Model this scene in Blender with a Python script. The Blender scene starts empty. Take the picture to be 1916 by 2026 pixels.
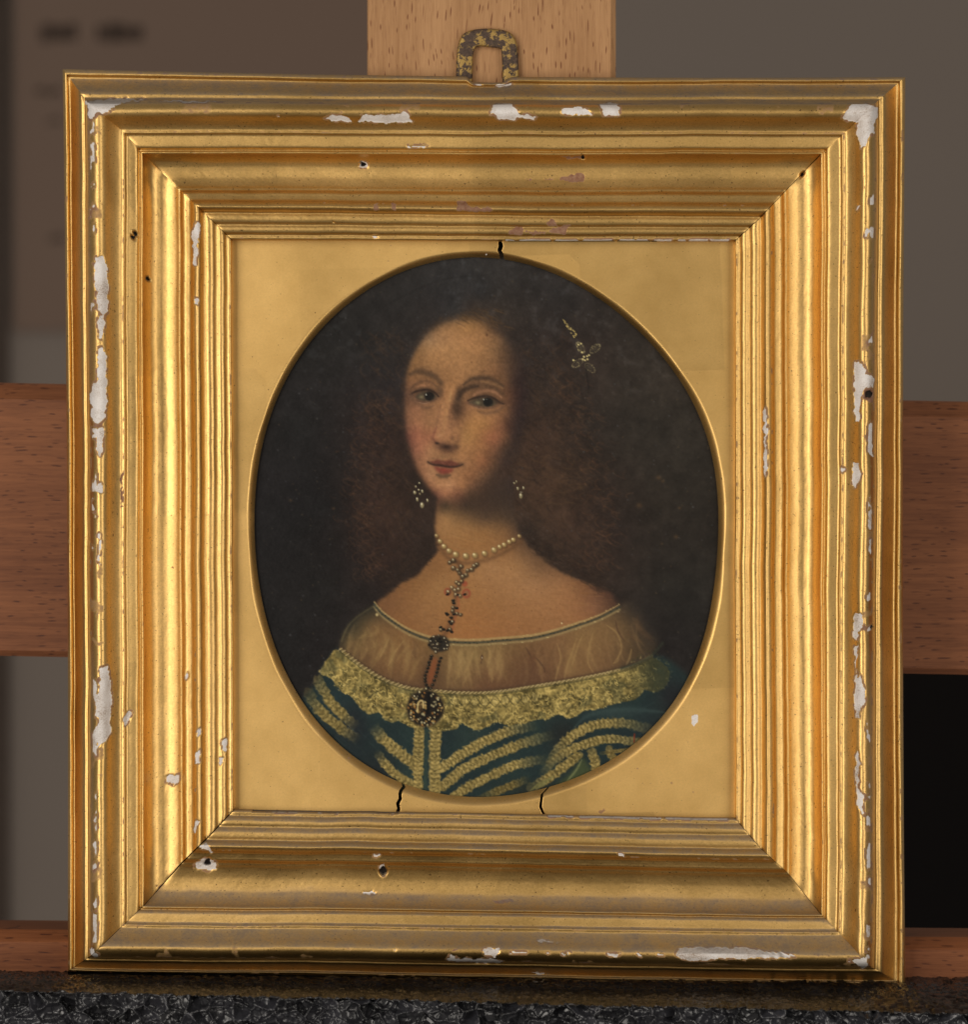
import bpy, bmesh
import math, random
import numpy as np
from mathutils import Vector
WORLD_STRENGTH = .15
EXPOSURE = 0.50
LIGHTS = [
    ('softbox_key',  (-.66, -1.0, 1.29), (0, 0, 1.2), 6.0, 0.60, 1.15, (1.0, .93, .84)),
    ('softbox_fill', (.72, -1.02, 1.22), (0, 0, 1.2), 3.8, 0.60, 1.15, (1.0, .93, .84)),
]
PAINT_GAIN = 1.0
# ================================================================ camera, world, lights, exposure
SC = bpy.context.scene; COL = SC.collection
S = 0.000125                       # metres per photograph pixel in the plane of the picture
DC = 8000.0                        # camera distance in the same pixels (1.0 m)
Z0 = 1.20                          # height of the picture's centre
def W(px, py, h=0.0):              # point of the photograph at h pixels in front of the picture plane
    k = (DC-h)/DC*S
    return ((px-958.0)*k, -h*S, Z0+(1013.0-py)*k)
cam = bpy.data.cameras.new('camera'); cam_o = bpy.data.objects.new('camera', cam); COL.objects.link(cam_o)
cam_o.location = (0, -DC*S, Z0); cam_o.rotation_euler = (math.pi/2, 0, 0)
cam.sensor_fit = 'HORIZONTAL'; cam.sensor_width = 36; cam.lens = 36*DC/1916.0
cam.clip_start = .01; cam.clip_end = 50
cam.dof.use_dof = True; cam.dof.focus_distance = (DC-40)*S; cam.dof.aperture_fstop = 20
SC.camera = cam_o
SC.render.resolution_x = 969; SC.render.resolution_y = 1024
wd = bpy.data.worlds.new('World'); SC.world = wd; wd.use_nodes = True
wd.node_tree.nodes['Background'].inputs[0].default_value = (1.0, .93, .86, 1); wd.node_tree.nodes['Background'].inputs[1].default_value = WORLD_STRENGTH
def area(name, loc, target, power, size, size_y, col):
    l = bpy.data.lights.new(name, 'AREA'); l.shape = 'RECTANGLE'; l.size = size; l.size_y = size_y; l.energy = power; l.color = col
    o = bpy.data.objects.new(name, l); COL.objects.link(o); o.location = loc
    d = Vector(target)-Vector(loc); o.rotation_euler = d.to_track_quat('-Z', 'Y').to_euler(); return o
for args in LIGHTS: area(*args)
vs = SC.view_settings; vs.view_transform = 'Standard'; vs.look = 'None'; vs.exposure = EXPOSURE; vs.gamma = 1; vs.use_curve_mapping = False
SC.render.engine = 'CYCLES'
GOLD_A = (.62, .385, .126); GOLD_B = (.85, .555, .205)
ROUGH_RAIL = (.30, .46); ROUGH_FLAT = (.36, .46)
DUST_LO, DUST_HI, DUST_COL = .45, .85, (.16, .128, .104)
WALL = (140, 129, 120); SHEET = (132, 112, 99)
POST_D, POST_L, POST_F = (156,114,74), (190,146,102), (112,66,40)
BAR_D, BAR_L, BAR_F = (112,65,39), (154,97,61), (74,38,26)
FLECK_W, FLECK_L = 9., 52.
# ---------------------------------------------------------------- numpy helpers (noise, curves, brush)
def vnoise(X, Y, scale, seed, octv=1, sx=1.0, sy=1.0):
    out = np.zeros(np.shape(X)); amp = 1.0; tot = 0.0
    for o in range(octv):
        rs = np.random.RandomState(seed + 17*o); N = 256; L = rs.rand(N, N)
        s = scale / (2**o)
        gx = np.asarray(X)/(s*sx) + 1000.37; gy = np.asarray(Y)/(s*sy) + 1000.73
        ix = np.floor(gx).astype(int); iy = np.floor(gy).astype(int)
        fx = gx-ix; fy = gy-iy; fx = fx*fx*(3-2*fx); fy = fy*fy*(3-2*fy)
        a = L[iy % N, ix % N]; b = L[iy % N, (ix+1) % N]; c = L[(iy+1) % N, ix % N]; d = L[(iy+1) % N, (ix+1) % N]
        out += amp*((a*(1-fx)+b*fx)*(1-fy) + (c*(1-fx)+d*fx)*fy); tot += amp; amp *= .55
    return out/tot
def sstep(a, b, x):
    t = np.clip((x-a)/(b-a), 0, 1); return t*t*(3-2*t)
def catmull(P, step=4.0, closed=False):
    P = [tuple(map(float, p)) for p in P]
    n = len(P); out = []
    rng = range(n if closed else n-1)
    for i in rng:
        if closed: p0, p1, p2, p3 = P[(i-1) % n], P[i], P[(i+1) % n], P[(i+2) % n]
        else: p0, p1, p2, p3 = P[max(i-1, 0)], P[i], P[i+1], P[min(i+2, n-1)]
        k = max(2, int(math.dist(p1[:2], p2[:2])/step))
        for j in range(k):
            t = j/k
            out.append(tuple(.5*((2*b)+(-a+c)*t+(2*a-5*b+4*c-d)*t*t+(-a+3*b-3*c+d)*t**3) for a, b, c, d in zip(p0, p1, p2, p3)))
    if not closed: out.append(P[-1])
    return np.array(out)
def inpoly(X, Y, P):
    m = np.zeros(X.shape, bool); n = len(P); j = n-1
    for i in range(n):
        xi, yi = P[i][0], P[i][1]; xj, yj = P[j][0], P[j][1]
        if yi != yj:
            m ^= ((yi > Y) != (yj > Y)) & (X < (xj-xi)*(Y-yi)/(yj-yi)+xi)
        j = i
    return m
def gblur(a, s):
    if s < .3: return a
    r = int(3*s)+1; k = np.exp(-.5*(np.arange(-r, r+1)/s)**2); k /= k.sum()
    p = np.pad(a, ((r, r), (0, 0)), mode='edge'); b = sum(k[i]*p[i:i+a.shape[0]] for i in range(2*r+1))
    p = np.pad(b, ((0, 0), (r, r)), mode='edge'); return sum(k[i]*p[:, i:i+a.shape[1]] for i in range(2*r+1))
class Canvas:
    def __init__(s, x0, y0, x1, y1, step):
        s.st = step; s.xs = np.arange(x0, x1+.01, step); s.ys = np.arange(y0, y1+.01, step)
        s.X, s.Y = np.meshgrid(s.xs, s.ys); s.C = np.zeros(s.X.shape+(3,)); s.Z = np.zeros(s.X.shape)
        s.x0, s.y0 = x0, y0; s.wx = s.wy = 0
    def win(s, xa, ya, xb, yb):
        i0 = max(0, int((ya-s.y0)/s.st)); i1 = min(len(s.ys), int((yb-s.y0)/s.st)+2)
        j0 = max(0, int((xa-s.x0)/s.st)); j1 = min(len(s.xs), int((xb-s.x0)/s.st)+2)
        if i1-i0 < 1 or j1-j0 < 1: return None
        return (slice(i0, i1), slice(j0, j1))
    def put(s, w, m, col, z=0):
        col = np.asarray(col, float)
        if col.max() > 1.5: col = col/255.
        m3 = m[..., None]; s.C[w] = s.C[w]*(1-m3)+col*m3
        if z: s.Z[w] = np.maximum(s.Z[w], z*m)
    def blob(s, cx, cy, rx, ry, col, a=1., soft=1., rot=0, z=0):
        R = max(rx, ry)*(1.5 if soft >= 1 else 1.05); w = s.win(cx-R, cy-R, cx+R, cy+R)
        if w is None: return
        dx = s.X[w]-cx; dy = s.Y[w]-cy; c, n = math.cos(math.radians(rot)), math.sin(math.radians(rot))
        d = np.sqrt(((dx*c+dy*n)/rx)**2+((-dx*n+dy*c)/ry)**2)
        s.put(w, a*(np.exp(-2.4*d*d) if soft >= 1 else 1-sstep(1-soft, 1.0, d)), col, z)
    def mask(s, P, blur=0, curve=True):
        if curve: P = catmull(P, 6, True)
        P = np.asarray(P); m = 3*blur+6
        w = s.win(P[:, 0].min()-m, P[:, 1].min()-m, P[:, 0].max()+m, P[:, 1].max()+m)
        k = inpoly(s.X[w], s.Y[w], P).astype(float)
        return w, gblur(k, blur/s.st)
    def poly(s, P, col, a=1., blur=2., curve=True, z=0):
        w, k = s.mask(P, blur, curve); s.put(w, k*a, col, z)
    def dist(s, P, pad, step=3.):
        P = catmull(P, step) if len(P) > 2 else np.array([P[0], P[-1]], float)
        w = s.win(P[:, 0].min()-pad, P[:, 1].min()-pad, P[:, 0].max()+pad, P[:, 1].max()+pad)
        if w is None: return None
        X, Y = s.X[w], s.Y[w]; D = np.full(X.shape, 1e9); T = np.zeros(X.shape); V = np.zeros(X.shape); acc = 0.
        for i in range(len(P)-1):
            ax, ay = P[i][:2]; bx, by = P[i+1][:2]; ex, ey = bx-ax, by-ay; L = math.hypot(ex, ey)+1e-6
            t = np.clip(((X-ax)*ex+(Y-ay)*ey)/L**2, 0, 1); d = np.hypot(X-ax-t*ex, Y-ay-t*ey)
            b = d < D; D[b] = d[b]; T[b] = (acc+t*L)[b]; V[b] = (((X-ax)*ey-(Y-ay)*ex)/L)[b]; acc += L
        return w, D, T, V, acc
    def stroke(s, P, wd, col, a=1., soft=.6, t0=1., t1=1., z=0):
        r = s.dist(P, wd*(1.3 if soft >= 1 else .6)+3)
        if r is None: return
        w, D, T, V, L = r; q = T/L; ww = wd*np.minimum(1, np.minimum(t0+(1-t0)*q*4, t1+(1-t1)*(1-q)*4))/2+.25
        s.put(w, a*(np.exp(-1.5*(D/ww)**2) if soft >= 1 else 1-sstep(1-soft, 1.0+.2*soft, D/ww)), col, z)

OVAL = [(940,509),(988,509),(1091,537),(1212,616),(1312,698),(1363,782),(1400,879),(1421,979),(1424,1060),(1419,1118),(1395,1252),(1360,1340),(1307,1423),(1253,1475),(1168,1526),(1085,1555),(1010,1572),(940,1578),(902,1575),(844,1564),(799,1551),(746,1522),(692,1495),(658,1459),(625,1423),(584,1362),(545,1282),(518,1185),(504,1088),(507,976),(522,871),(550,775),(581,732),(631,655),(674,613),(752,559),(843,525)]
def smooth_oval(n=720, cx=963., cy=1044.):
    P = catmull(OVAL, 4, True); th = np.arctan2(P[:, 1]-cy, P[:, 0]-cx); r = np.hypot(P[:, 0]-cx, P[:, 1]-cy)
    K = 6; A = [np.ones_like(th)]
    for k in range(1, K+1): A += [np.cos(k*th), np.sin(k*th)]
    co = np.linalg.lstsq(np.array(A).T, r, rcond=None)[0]
    def f(t):
        B = [np.ones_like(t)]
        for k in range(1, K+1): B += [np.cos(k*t), np.sin(k*t)]
        return np.tensordot(co, np.array(B), 1)
    return f
def rbf_field(c, pts, g=8):
    P = np.array([p[:2] for p in pts], float); V = np.array([p[2] for p in pts], float)/255.
    D = np.hypot(P[:, None, 0]-P[None, :, 0], P[:, None, 1]-P[None, :, 1]); n = len(P)
    A = np.zeros((n+1, n+1)); A[:n, :n] = -D-np.eye(n)*6.; A[n, :n] = A[:n, n] = 1
    W = np.linalg.solve(A, np.vstack([V, np.zeros((1, 3))]))
    gx = np.arange(c.xs[0], c.xs[-1]+g, g); gy = np.arange(c.ys[0], c.ys[-1]+g, g); GX, GY = np.meshgrid(gx, gy)
    F = np.zeros(GX.shape+(3,))+W[n]
    for k in range(n): F += -np.hypot(GX-P[k, 0], GY-P[k, 1])[..., None]*W[k]
    fx = (c.X-gx[0])/g; fy = (c.Y-gy[0])/g; ix = np.clip(fx.astype(int), 0, len(gx)-2); iy = np.clip(fy.astype(int), 0, len(gy)-2); fx = (fx-ix)[..., None]; fy = (fy-iy)[..., None]
    return np.clip((F[iy, ix]*(1-fx)+F[iy, ix+1]*fx)*(1-fy)+(F[iy+1, ix]*(1-fx)+F[iy+1, ix+1]*fx)*fy, .05, 1)
def rows(txt):
    out = []
    for ln in txt.strip().splitlines():
        y, rest = ln.split(':'); 
        for t in rest.split(';'):
            x, r, g, b = map(int, t.split(',')); out.append((x, int(y), (r, g, b)))
    return out
GROUND = rows('''540: 960,53,51,50; 800,47,45,44; 1100,51,48,47
580: 800,49,47,46; 1100,51,48,47; 950,53,51,51; 700,44,42,41
610: 900,54,52,52; 940,62,53,47; 990,58,51,46; 850,52,48,47
690: 800,50,45,43; 700,42,40,39; 600,38,37,36; 1250,54,48,43; 1150,56,47,42; 1050,58,50,46
760: 770,48,43,43; 1060,60,50,44; 1320,55,49,43; 580,38,36,36
850: 740,54,42,38; 600,33,32,32; 1070,66,50,41; 1170,52,45,40; 1280,54,49,43; 530,36,34,34
900: 770,60,45,39; 1350,54,49,43; 680,40,35,34
960: 830,54,43,37; 1100,72,54,42; 1200,56,46,40; 560,33,31,32
1000: 730,58,43,37; 790,62,46,38; 650,33,31,31; 1060,74,56,44; 1300,50,44,38
1050: 830,54,42,36; 1120,70,53,43; 1220,55,45,40; 1380,48,43,38; 1050,62,50,42
1110: 760,58,43,37; 700,42,35,33; 810,54,42,36; 1120,64,50,41; 1180,60,47,40
1160: 650,34,32,31; 560,33,31,31; 1320,44,41,37; 740,46,38,35
1280: 620,36,33,33; 1330,42,38,37; 560,33,32,32; 1380,42,39,37''')
FLESH = rows('''650: 880,140,108,72; 925,150,114,72; 960,118,90,60; 985,84,66,50; 850,120,92,62
670: 850,140,112,80; 885,154,118,80; 925,154,116,76; 960,140,106,70; 990,100,78,56; 1010,66,55,47
700: 825,128,98,64; 860,150,115,76; 900,155,117,77; 940,146,110,72; 975,120,92,62; 1005,84,66,50; 1025,60,50,44
730: 812,122,92,60; 850,136,103,68; 900,148,112,74; 940,140,106,70; 980,118,88,60; 1010,80,62,48; 1030,58,47,42
755: 808,120,88,60; 890,143,107,70; 1000,98,73,52; 1015,72,55,45; 850,124,92,62; 950,118,88,60
780: 804,100,74,56; 893,158,117,77; 1005,92,66,48; 1020,68,50,42; 845,112,84,60; 955,116,86,60
810: 803,112,82,60; 825,138,100,72; 850,132,98,68; 880,150,110,75; 905,88,65,48; 935,146,108,72; 970,142,105,70; 1000,112,82,57; 1018,72,54,45
840: 804,112,80,60; 825,139,100,71; 850,142,104,72; 876,152,112,78; 905,130,96,66; 930,150,112,70; 960,148,109,68; 985,130,92,63; 1005,86,62,48; 1020,60,47,42
865: 808,104,70,56; 828,138,95,69; 848,140,97,70; 876,150,109,76; 925,148,112,70; 955,144,103,66; 980,132,90,63; 1000,100,72,53; 1018,62,49,43
890: 812,104,72,56; 830,140,97,72; 852,146,108,76; 925,146,108,70; 955,136,97,64; 980,106,76,55; 1000,76,59,47
915: 818,100,72,54; 834,138,100,72; 930,140,102,68; 955,126,88,60; 978,92,68,50; 998,68,54,46
940: 832,120,86,62; 850,150,112,80; 880,140,104,72; 905,144,106,72; 930,128,92,62; 955,104,77,55; 980,74,58,46; 1000,66,53,45
960: 848,128,92,66; 868,154,114,80; 890,158,118,83; 915,138,100,68; 940,100,74,54; 965,74,58,46
978: 862,110,76,58; 882,136,97,70; 905,116,82,60; 930,84,64,48; 960,68,54,43
1000: 880,84,66,48; 920,72,57,44; 960,68,54,43; 1000,66,54,44; 1030,62,51,43
1025: 880,136,105,68; 920,108,84,56; 960,86,68,50; 1000,80,64,48; 1030,66,55,46
1050: 880,143,109,69; 920,140,106,66; 960,128,96,60; 1000,112,85,56; 1025,84,66,50
1080: 880,136,100,62; 920,140,103,62; 960,138,102,62; 1000,126,93,59; 1040,96,74,53
1120: 870,128,94,58; 920,145,109,69; 970,148,113,74; 1020,144,110,72; 1070,110,84,58
1160: 820,126,92,56; 870,140,106,66; 930,144,107,66; 990,146,110,71; 1050,148,113,76; 1110,140,104,69; 1160,112,80,54; 1190,88,62,47
1200: 770,116,84,54; 840,136,101,63; 930,142,103,62; 990,140,103,64; 1050,143,106,68; 1120,142,104,68; 1180,116,84,60; 1215,84,62,47
1240: 850,132,97,60; 920,144,102,60; 990,141,101,62; 1050,138,100,63; 1110,138,101,65; 1160,132,94,60; 800,128,92,56''')
SHIFT = rows('''1205: 738,64,58,44; 1250,64,55,46
1240: 690,62,58,44; 740,116,90,58; 800,126,94,60; 1200,122,95,62; 1240,98,78,54; 1285,58,51,45
1270: 700,102,84,55; 850,122,94,58; 780,126,94,58; 940,128,104,66; 1000,124,98,62; 1060,122,92,60; 1110,126,94,62; 1150,134,104,66
1300: 720,108,82,54; 790,124,91,57; 900,124,99,63; 945,126,102,64; 1000,117,88,57; 1050,108,77,52; 1110,123,91,60; 1200,120,91,60; 1260,84,68,48
1330: 740,110,82,54; 820,119,88,56; 850,96,70,48; 900,122,96,62; 960,117,87,58; 1000,113,83,55; 1060,104,74,52; 1140,124,94,61; 1200,114,86,58
1355: 800,108,80,54; 900,114,88,58; 960,110,79,54; 1040,104,74,52''')


def paint_portrait(step):
    rnd = random.Random(5)
    c = Canvas(490, 496, 1438, 1592, step); X, Y = c.X, c.Y
    n1 = vnoise(X, Y, 140, 1, 3); n2 = vnoise(X, Y, 14, 2, 3); n3 = vnoise(X, Y, 4.5, 3, 2)
    def L(a, b, t): return np.asarray(a)/255.*(1-t[..., None]) + np.asarray(b)/255.*t[..., None]
    # ---- ground of the picture
    G = rbf_field(c, GROUND); S = rbf_field(c, FLESH)*np.array((1.05, 1.02, 1.03))
    c.C[:] = G*(.90+.2*n1[..., None])
    mot = (vnoise(X, Y, 26, 8, 3)-.5)
    c.C *= (1+.30*mot+.16*(n2-.5))[..., None]
    haze = sstep(.52, .8, n2)*sstep(.4, .65, vnoise(X, Y, 80, 9, 2))*(sstep(900, 540, Y)*.9+.2)
    c.C += haze[..., None]*np.array((.035,.040,.044))
    for i in range(800):                                   # specks of old varnish
        x, y = rnd.uniform(500, 1420), rnd.uniform(520, 1400)
        c.blob(x, y, rnd.uniform(1.8, 3.4), rnd.uniform(1.8, 3.2), rnd.choice([(92,94,98),(92,76,54),(84,74,58),(80,84,88)]), rnd.uniform(.2,.65), .9)
    for x, y, r in ((748,731,5),(1338,1062,7),(1310,1076,4),(660,1006,5),(575,990,5),(1265,1000,9),(1304,945,8),(1312,952,5),(1345,1005,5),(1160,958,5),(1150,965,8)):
        c.blob(x, y, r, r*.8, (104,78,50), .5, 1)
    for i in range(1500):                                  # wispy brush marks of the ground
        x, y = rnd.uniform(500, 1420), rnd.uniform(510, 1450); a = rnd.uniform(-.5, .5)+(0 if y > 700 else -.2); l = rnd.uniform(8, 26)
        k = rnd.choice([(66,63,60),(34,31,30),(60,54,48),(68,68,68)])
        c.stroke([(x, y), (x+l*.5*math.cos(a)+2, y+l*.5*math.sin(a)), (x+l*math.cos(a), y+l*math.sin(a)+3)], rnd.uniform(1.8, 4), k, rnd.uniform(.05,.16), 1., .1, .1)
    c.stroke([(700,650),(790,590),(880,553),(960,545)], 5, (38,36,35), .4, 1, .1, .1)
    # ---- hair masses
    def curl(x, y, dx, dy, col, a, w, n=5, amp=10):
        P = []; ph = rnd.uniform(0, 6)
        for i in range(n): t = i/(n-1); P.append((x+dx*t+amp*math.sin(ph+t*5), y+dy*t+amp*.5*math.cos(ph+t*4)))
        c.stroke(P, w, col, a, 1., .1, .1)
    for i in range(900):
        t = rnd.random(); y = 650+t*470; side = rnd.random() < .62
        if side: x = rnd.uniform(1012, 1120+90*t)
        else: x = rnd.uniform(715-5*t, 800+30*t)
        k = rnd.choice([(84,62,46),(40,33,30),(76,56,43),(36,30,28),(92,68,48)])
        curl(x, y, rnd.uniform(-15, 25), rnd.uniform(12, 40), k, rnd.uniform(.08,.26), rnd.uniform(2.5, 6), amp=rnd.uniform(5, 14))
    for i in range(70): curl(rnd.uniform(1010,1150), rnd.uniform(890,1000), rnd.uniform(15,45), rnd.uniform(-5,20), (98,74,50), rnd.uniform(.06,.22), rnd.uniform(1.8,3), amp=6)
    for i in range(700):                                   # frizzy outer curls
        q = rnd.random()
        if q < .5: t = rnd.random(); x = 1100+95*math.sin(t*2.2)+rnd.gauss(0, 26); y = 720+t*400
        else: t = rnd.random(); x = 745-30*math.sin(t*3)+rnd.gauss(0, 22); y = 780+t*360
        curl(x, y, rnd.uniform(-10, 14), rnd.uniform(5, 20), rnd.choice([(112,78,54),(98,68,48),(42,33,29)]), rnd.uniform(.1,.3), rnd.uniform(1.8, 3.6), 6, rnd.uniform(4, 8))
    c.C[:] = np.stack([gblur(c.C[..., k], .5) for k in range(3)], -1)
    # ---- neck and chest
    CHEST = [(866,985),(862,1040),(866,1088),(846,1112),(826,1138),(795,1155),(766,1176),(742,1200),(770,1228),(804,1250),(840,1263),(890,1272),(996,1270),(1098,1254),(1190,1224),(1226,1200),(1205,1172),(1170,1156),(1135,1142),(1096,1122),(1062,1092),(1034,1064),(1022,1030),(1016,985),(1010,940),(900,960)]
    w, k = c.mask(CHEST, 6); fray = vnoise(X[w], Y[w], 16, 12, 2)-.5
    k = np.clip(sstep(.12, .88, k+.5*fray*(4*k*(1-k))), 0, 1); c.put(w, k, S[w])
    c.stroke([(866,1076),(890,1106),(925,1114),(962,1108),(1000,1092),(1032,1072)], 12, (98,70,46), .55, 1)
    for i in range(900):                                   # brush hatching on the flesh
        x, y = rnd.uniform(790, 1190), rnd.uniform(1090, 1255); l = rnd.uniform(10, 34)
        if y < 1120+abs(x-960)*.25-20: continue
        k = rnd.choice([(152,114,72),(118,84,50),(144,102,60),(128,90,56),(156,120,80)])
        c.stroke([(x, y), (x+l*.5, y+rnd.uniform(-1,2)), (x+l, y+rnd.uniform(0,5))], rnd.uniform(1.5, 2.6), k, rnd.uniform(.06,.2), 1, .1, .1)
    for i in range(150):
        x, y = rnd.uniform(875, 980), rnd.uniform(1025, 1085)
        c.stroke([(x, y), (x+14, y+6), (x+30, y+8)], 1.8, rnd.choice([(152,118,76),(116,86,56)]), rnd.uniform(.05,.16), 1, .1, .1)
    for i in range(70): c.blob(rnd.uniform(850,1150), rnd.uniform(1110,1250), 1.9, 1.7, (92,64,42), rnd.uniform(.2,.6), .8)
    for i in range(420):                                   # curls lying on the shoulders
        if rnd.random() < .5: x = rnd.uniform(1040, 1190); y = 1066+(x-1040)*.58+rnd.uniform(-22, 16); dx, dy = rnd.uniform(2, 18), rnd.uniform(2, 16)
        else: x = rnd.uniform(760, 862); y = 1160-(x-760)*.75+rnd.uniform(-22, 14); dx, dy = rnd.uniform(-14, 4), rnd.uniform(4, 14)
        curl(x, y, dx, dy, rnd.choice([(50,39,33),(60,46,37),(44,35,30)]), rnd.uniform(.12,.40), rnd.uniform(2.2,5.5), 5, 6)
    # ---- face
    FACE = [(927,630),(877,639),(848,659),(830,682),(816,707),(807,730),(803,752),(801,780),(800,807),(802,841),(806,870),(814,902),(824,929),(839,952),(855,974),(871,985),(887,988),(907,984),(939,970),(970,954),(996,934),(1016,902),(1030,861),(1037,829),(1040,795),(1041,761),(1038,727),(1028,698),(1008,670),(982,648),(957,634)]
    w, fm = c.mask(FACE, 4); wide = gblur(inpoly(X[w], Y[w], catmull(FACE, 6, True)).astype(float), 9/step)
    rtm = sstep(930, 990, X[w])*1.0; upm = sstep(700, 640, Y[w]); mm = np.maximum(rtm, upm*.8)
    fm = fm*(1-mm)+wide*mm; c.put(w, fm, S[w])
    def fb(cx, cy, rx, ry, col, a=1., soft=1., rot=0, z=0): c.blob(cx, cy, rx, ry, col, a, soft, rot, z)
    fb(843, 772, 36, 22, (100,75,55), .45); fb(956, 780, 48, 26, (98,73,54), .45); fb(985, 948, 36, 16, (72,55,45), .35, 1, -36)
    fb(904, 798, 12, 28, (76,57,44), .4, 1, 6)
    fb(824, 858, 20, 28, (156,98,78), .45); fb(970, 868, 22, 24, (152,98,70), .4, 1, 10); fb(900, 690, 60, 36, (170,130,86), .35)
    # nose
    c.stroke([(909,768),(908,786),(904,808),(901,826)], 26, (88,66,49), .45, 1, .6, .4)
    c.stroke([(908,772),(906,796),(901,815)], 15, (70,53,42), .3, 1, .6, .3)
    c.stroke([(895,765),(890,785),(884,812),(880,840),(876,858)], 11, (170,127,85), .5, 1, .4, .7)
    c.stroke([(893,776),(890,792)], 4.5, (188,146,98), .5, 1)
    c.stroke([(880,792),(877,806),(872,816)], 4.5, (168,126,88), .5, 1, .2, .2)
    c.stroke([(873,800),(868,820),(864,845)], 8, (124,90,66), .4, 1, .2, .4)
    fb(876, 858, 15, 15, (158,115,80), .6); fb(870, 862, 7, 6, (176,132,94), .7); fb(905, 863, 10, 12, (136,96,68), .65)
    fb(895, 866, 6, 8, (100,70,53), .55)
    c.stroke([(864,844),(859,858),(857,868),(862,874)], 6, (122,78,62), .6, 1, .3, .6)
    c.poly([(855,873),(864,877),(876,876),(889,878),(902,879),(908,876),(907,886),(899,894),(886,897),(874,894),(864,884)], (80,56,45), .85, 5)
    fb(906, 872, 8, 8, (124,88,63), .6)
    fb(865, 877, 7, 4, (46,33,29), .85, 1, 10); fb(884, 884, 13, 6, (54,38,32), .75); fb(903, 885, 6, 6, (92,66,51), .6)
    fb(880, 903, 22, 7, (122,90,64), .55); fb(873, 908, 8, 5, (150,112,80), .5)
    # mouth
    c.poly([(849,914),(857,912),(866,908.5),(874,912),(882,912),(891,910),(902,915),(915,919),(902,924),(888,925),(874,923),(860,921)], (102,58,48), .88, 2.0)
    fb(876, 916, 5, 3.5, (140,90,72), .7)
    c.poly([(858,923),(874,925.5),(898,927.5),(893,934),(881,938.5),(869,936)], (126,62,52), .88, 2.2)
    fb(878, 930, 9, 3.5, (150,68,56), .5)
    c.stroke([(847,914),(853,918),(862,920),(875,921.5),(890,924),(905,923),(916,919)], 5.5, (54,39,34), .75, 1, .7, .6)
    fb(848, 915, 7, 6, (84,62,49), .55); fb(914, 918, 11, 7, (88,66,51), .55)
    fb(858, 908, 10, 4, (106,80,59), .4); fb(898, 909, 14, 4, (104,78,58), .4)
    c.stroke([(864,939),(877,943),(891,940)], 10, (90,70,53), .7, 1, .5, .5)
    fb(860, 930, 6, 5, (146,110,79), .4)
    # left eye
    fb(870, 776, 12, 22, (84,64,49), .75, 1, 8); fb(842, 784, 34, 17, (98,73,55), .65)
    c.stroke([(812,741),(828,735),(845,738),(860,745),(873,757)], 17, (84,64,48), .75, 1, .5, .8)
    fb(850, 741, 16, 6, (84,65,49), .45, 1, 14)
    c.stroke([(813,769),(824,759),(838,754),(852,756),(864,765)], 6, (90,66,50), .5, 1, .5, .5)
    fb(839, 763, 18, 4.6, (150,107,77), .8, 1, -4); fb(829, 764.5, 8, 3, (156,112,82), .5, 1, -20)
    c.poly([(822,785),(831,777),(846,773),(859,778),(865,786),(856,793),(842,794),(830,792)], (74,64,51), .9, 2)
    fb(834, 785.5, 6.5, 5, (118,108,80), .95); fb(831, 787, 4, 3, (104,92,70), .6)
    fb(850, 784, 12, 11.5, (33,30,28), .97, .45); fb(850, 784, 5, 5, (32,29,28), .9, .8); fb(856, 789, 4, 3.5, (58,54,46), .5)
    c.stroke([(815,779),(824,774.5),(838,771.5),(851,772),(862,778),(868,785)], 6.5, (50,37,32), .8, 1, .5, .5)
    c.stroke([(824,792),(836,796),(852,795),(864,789)], 5, (92,68,55), .55, 1)
    c.stroke([(829,796.5),(840,798.5),(849,797)], 2, (150,118,94), .6, 1, .3, .3)
    c.stroke([(816,789),(828,801),(844,807),(858,803)], 9, (104,78,60), .45, 1, .4, .4)
    fb(814, 783, 8, 12, (88,66,53), .6); fb(843.3, 781, 2., 2.2, (170,170,156), 1, .7)
    # right eye
    fb(958, 797, 40, 17, (98,73,55), .6)
    c.stroke([(906,798),(909,781),(920,769),(938,762),(958,762),(978,768),(996,780)], 18, (86,65,49), .65, 1, .7, .5)
    c.stroke([(907,790),(914,776),(928,768),(946,764)], 12, (62,48,39), .7, 1, .6, .5)
    c.stroke([(918,761),(930,752),(948,748),(968,749),(984,756),(996,765)], 13, (78,60,46), .75, 1, .5, .5)
    fb(948, 749, 20, 5, (76,59,47), .5)
    c.stroke([(952,755),(966,757),(984,762),(996,769)], 8, (132,100,69), .6, 1, .5, .5)
    c.stroke([(937,783),(950,775.5),(966,773),(982,778),(993,787)], 8, (142,103,76), .85, 1, .6, .5)
    c.poly([(926,796),(939,789),(956,785),(974,789),(985,796),(978,803),(964,806),(946,804),(934,801)], (78,68,54), .9, 2)
    fb(946, 797, 8, 5, (120,111,83), .95); fb(966, 795.5, 12.5, 11.5, (33,31,29), .97, .45); fb(966.5, 795, 5.2, 5.2, (32,30,29), .9, .8); fb(972, 801, 4.5, 3.5, (58,55,47), .5); fb(983, 797, 6, 5, (76,60,49), .7)
    c.stroke([(926,793),(936,788.5),(950,785),(964,784),(978,788.5),(990,797),(997,799)], 6.5, (50,38,33), .8, 1, .5, .5)
    c.stroke([(928,798),(942,804.5),(956,807.5),(972,807.5),(985,803)], 5, (100,73,58), .55, 1)
    c.stroke([(938,805),(950,809),(962,810)], 2, (148,115,90), .6, 1, .3, .3)
    c.stroke([(946,814),(964,818),(984,813),(996,805)], 10, (100,75,58), .5, 1, .4, .4)
    fb(925, 797, 4, 4, (126,88,70), .5)
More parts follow.
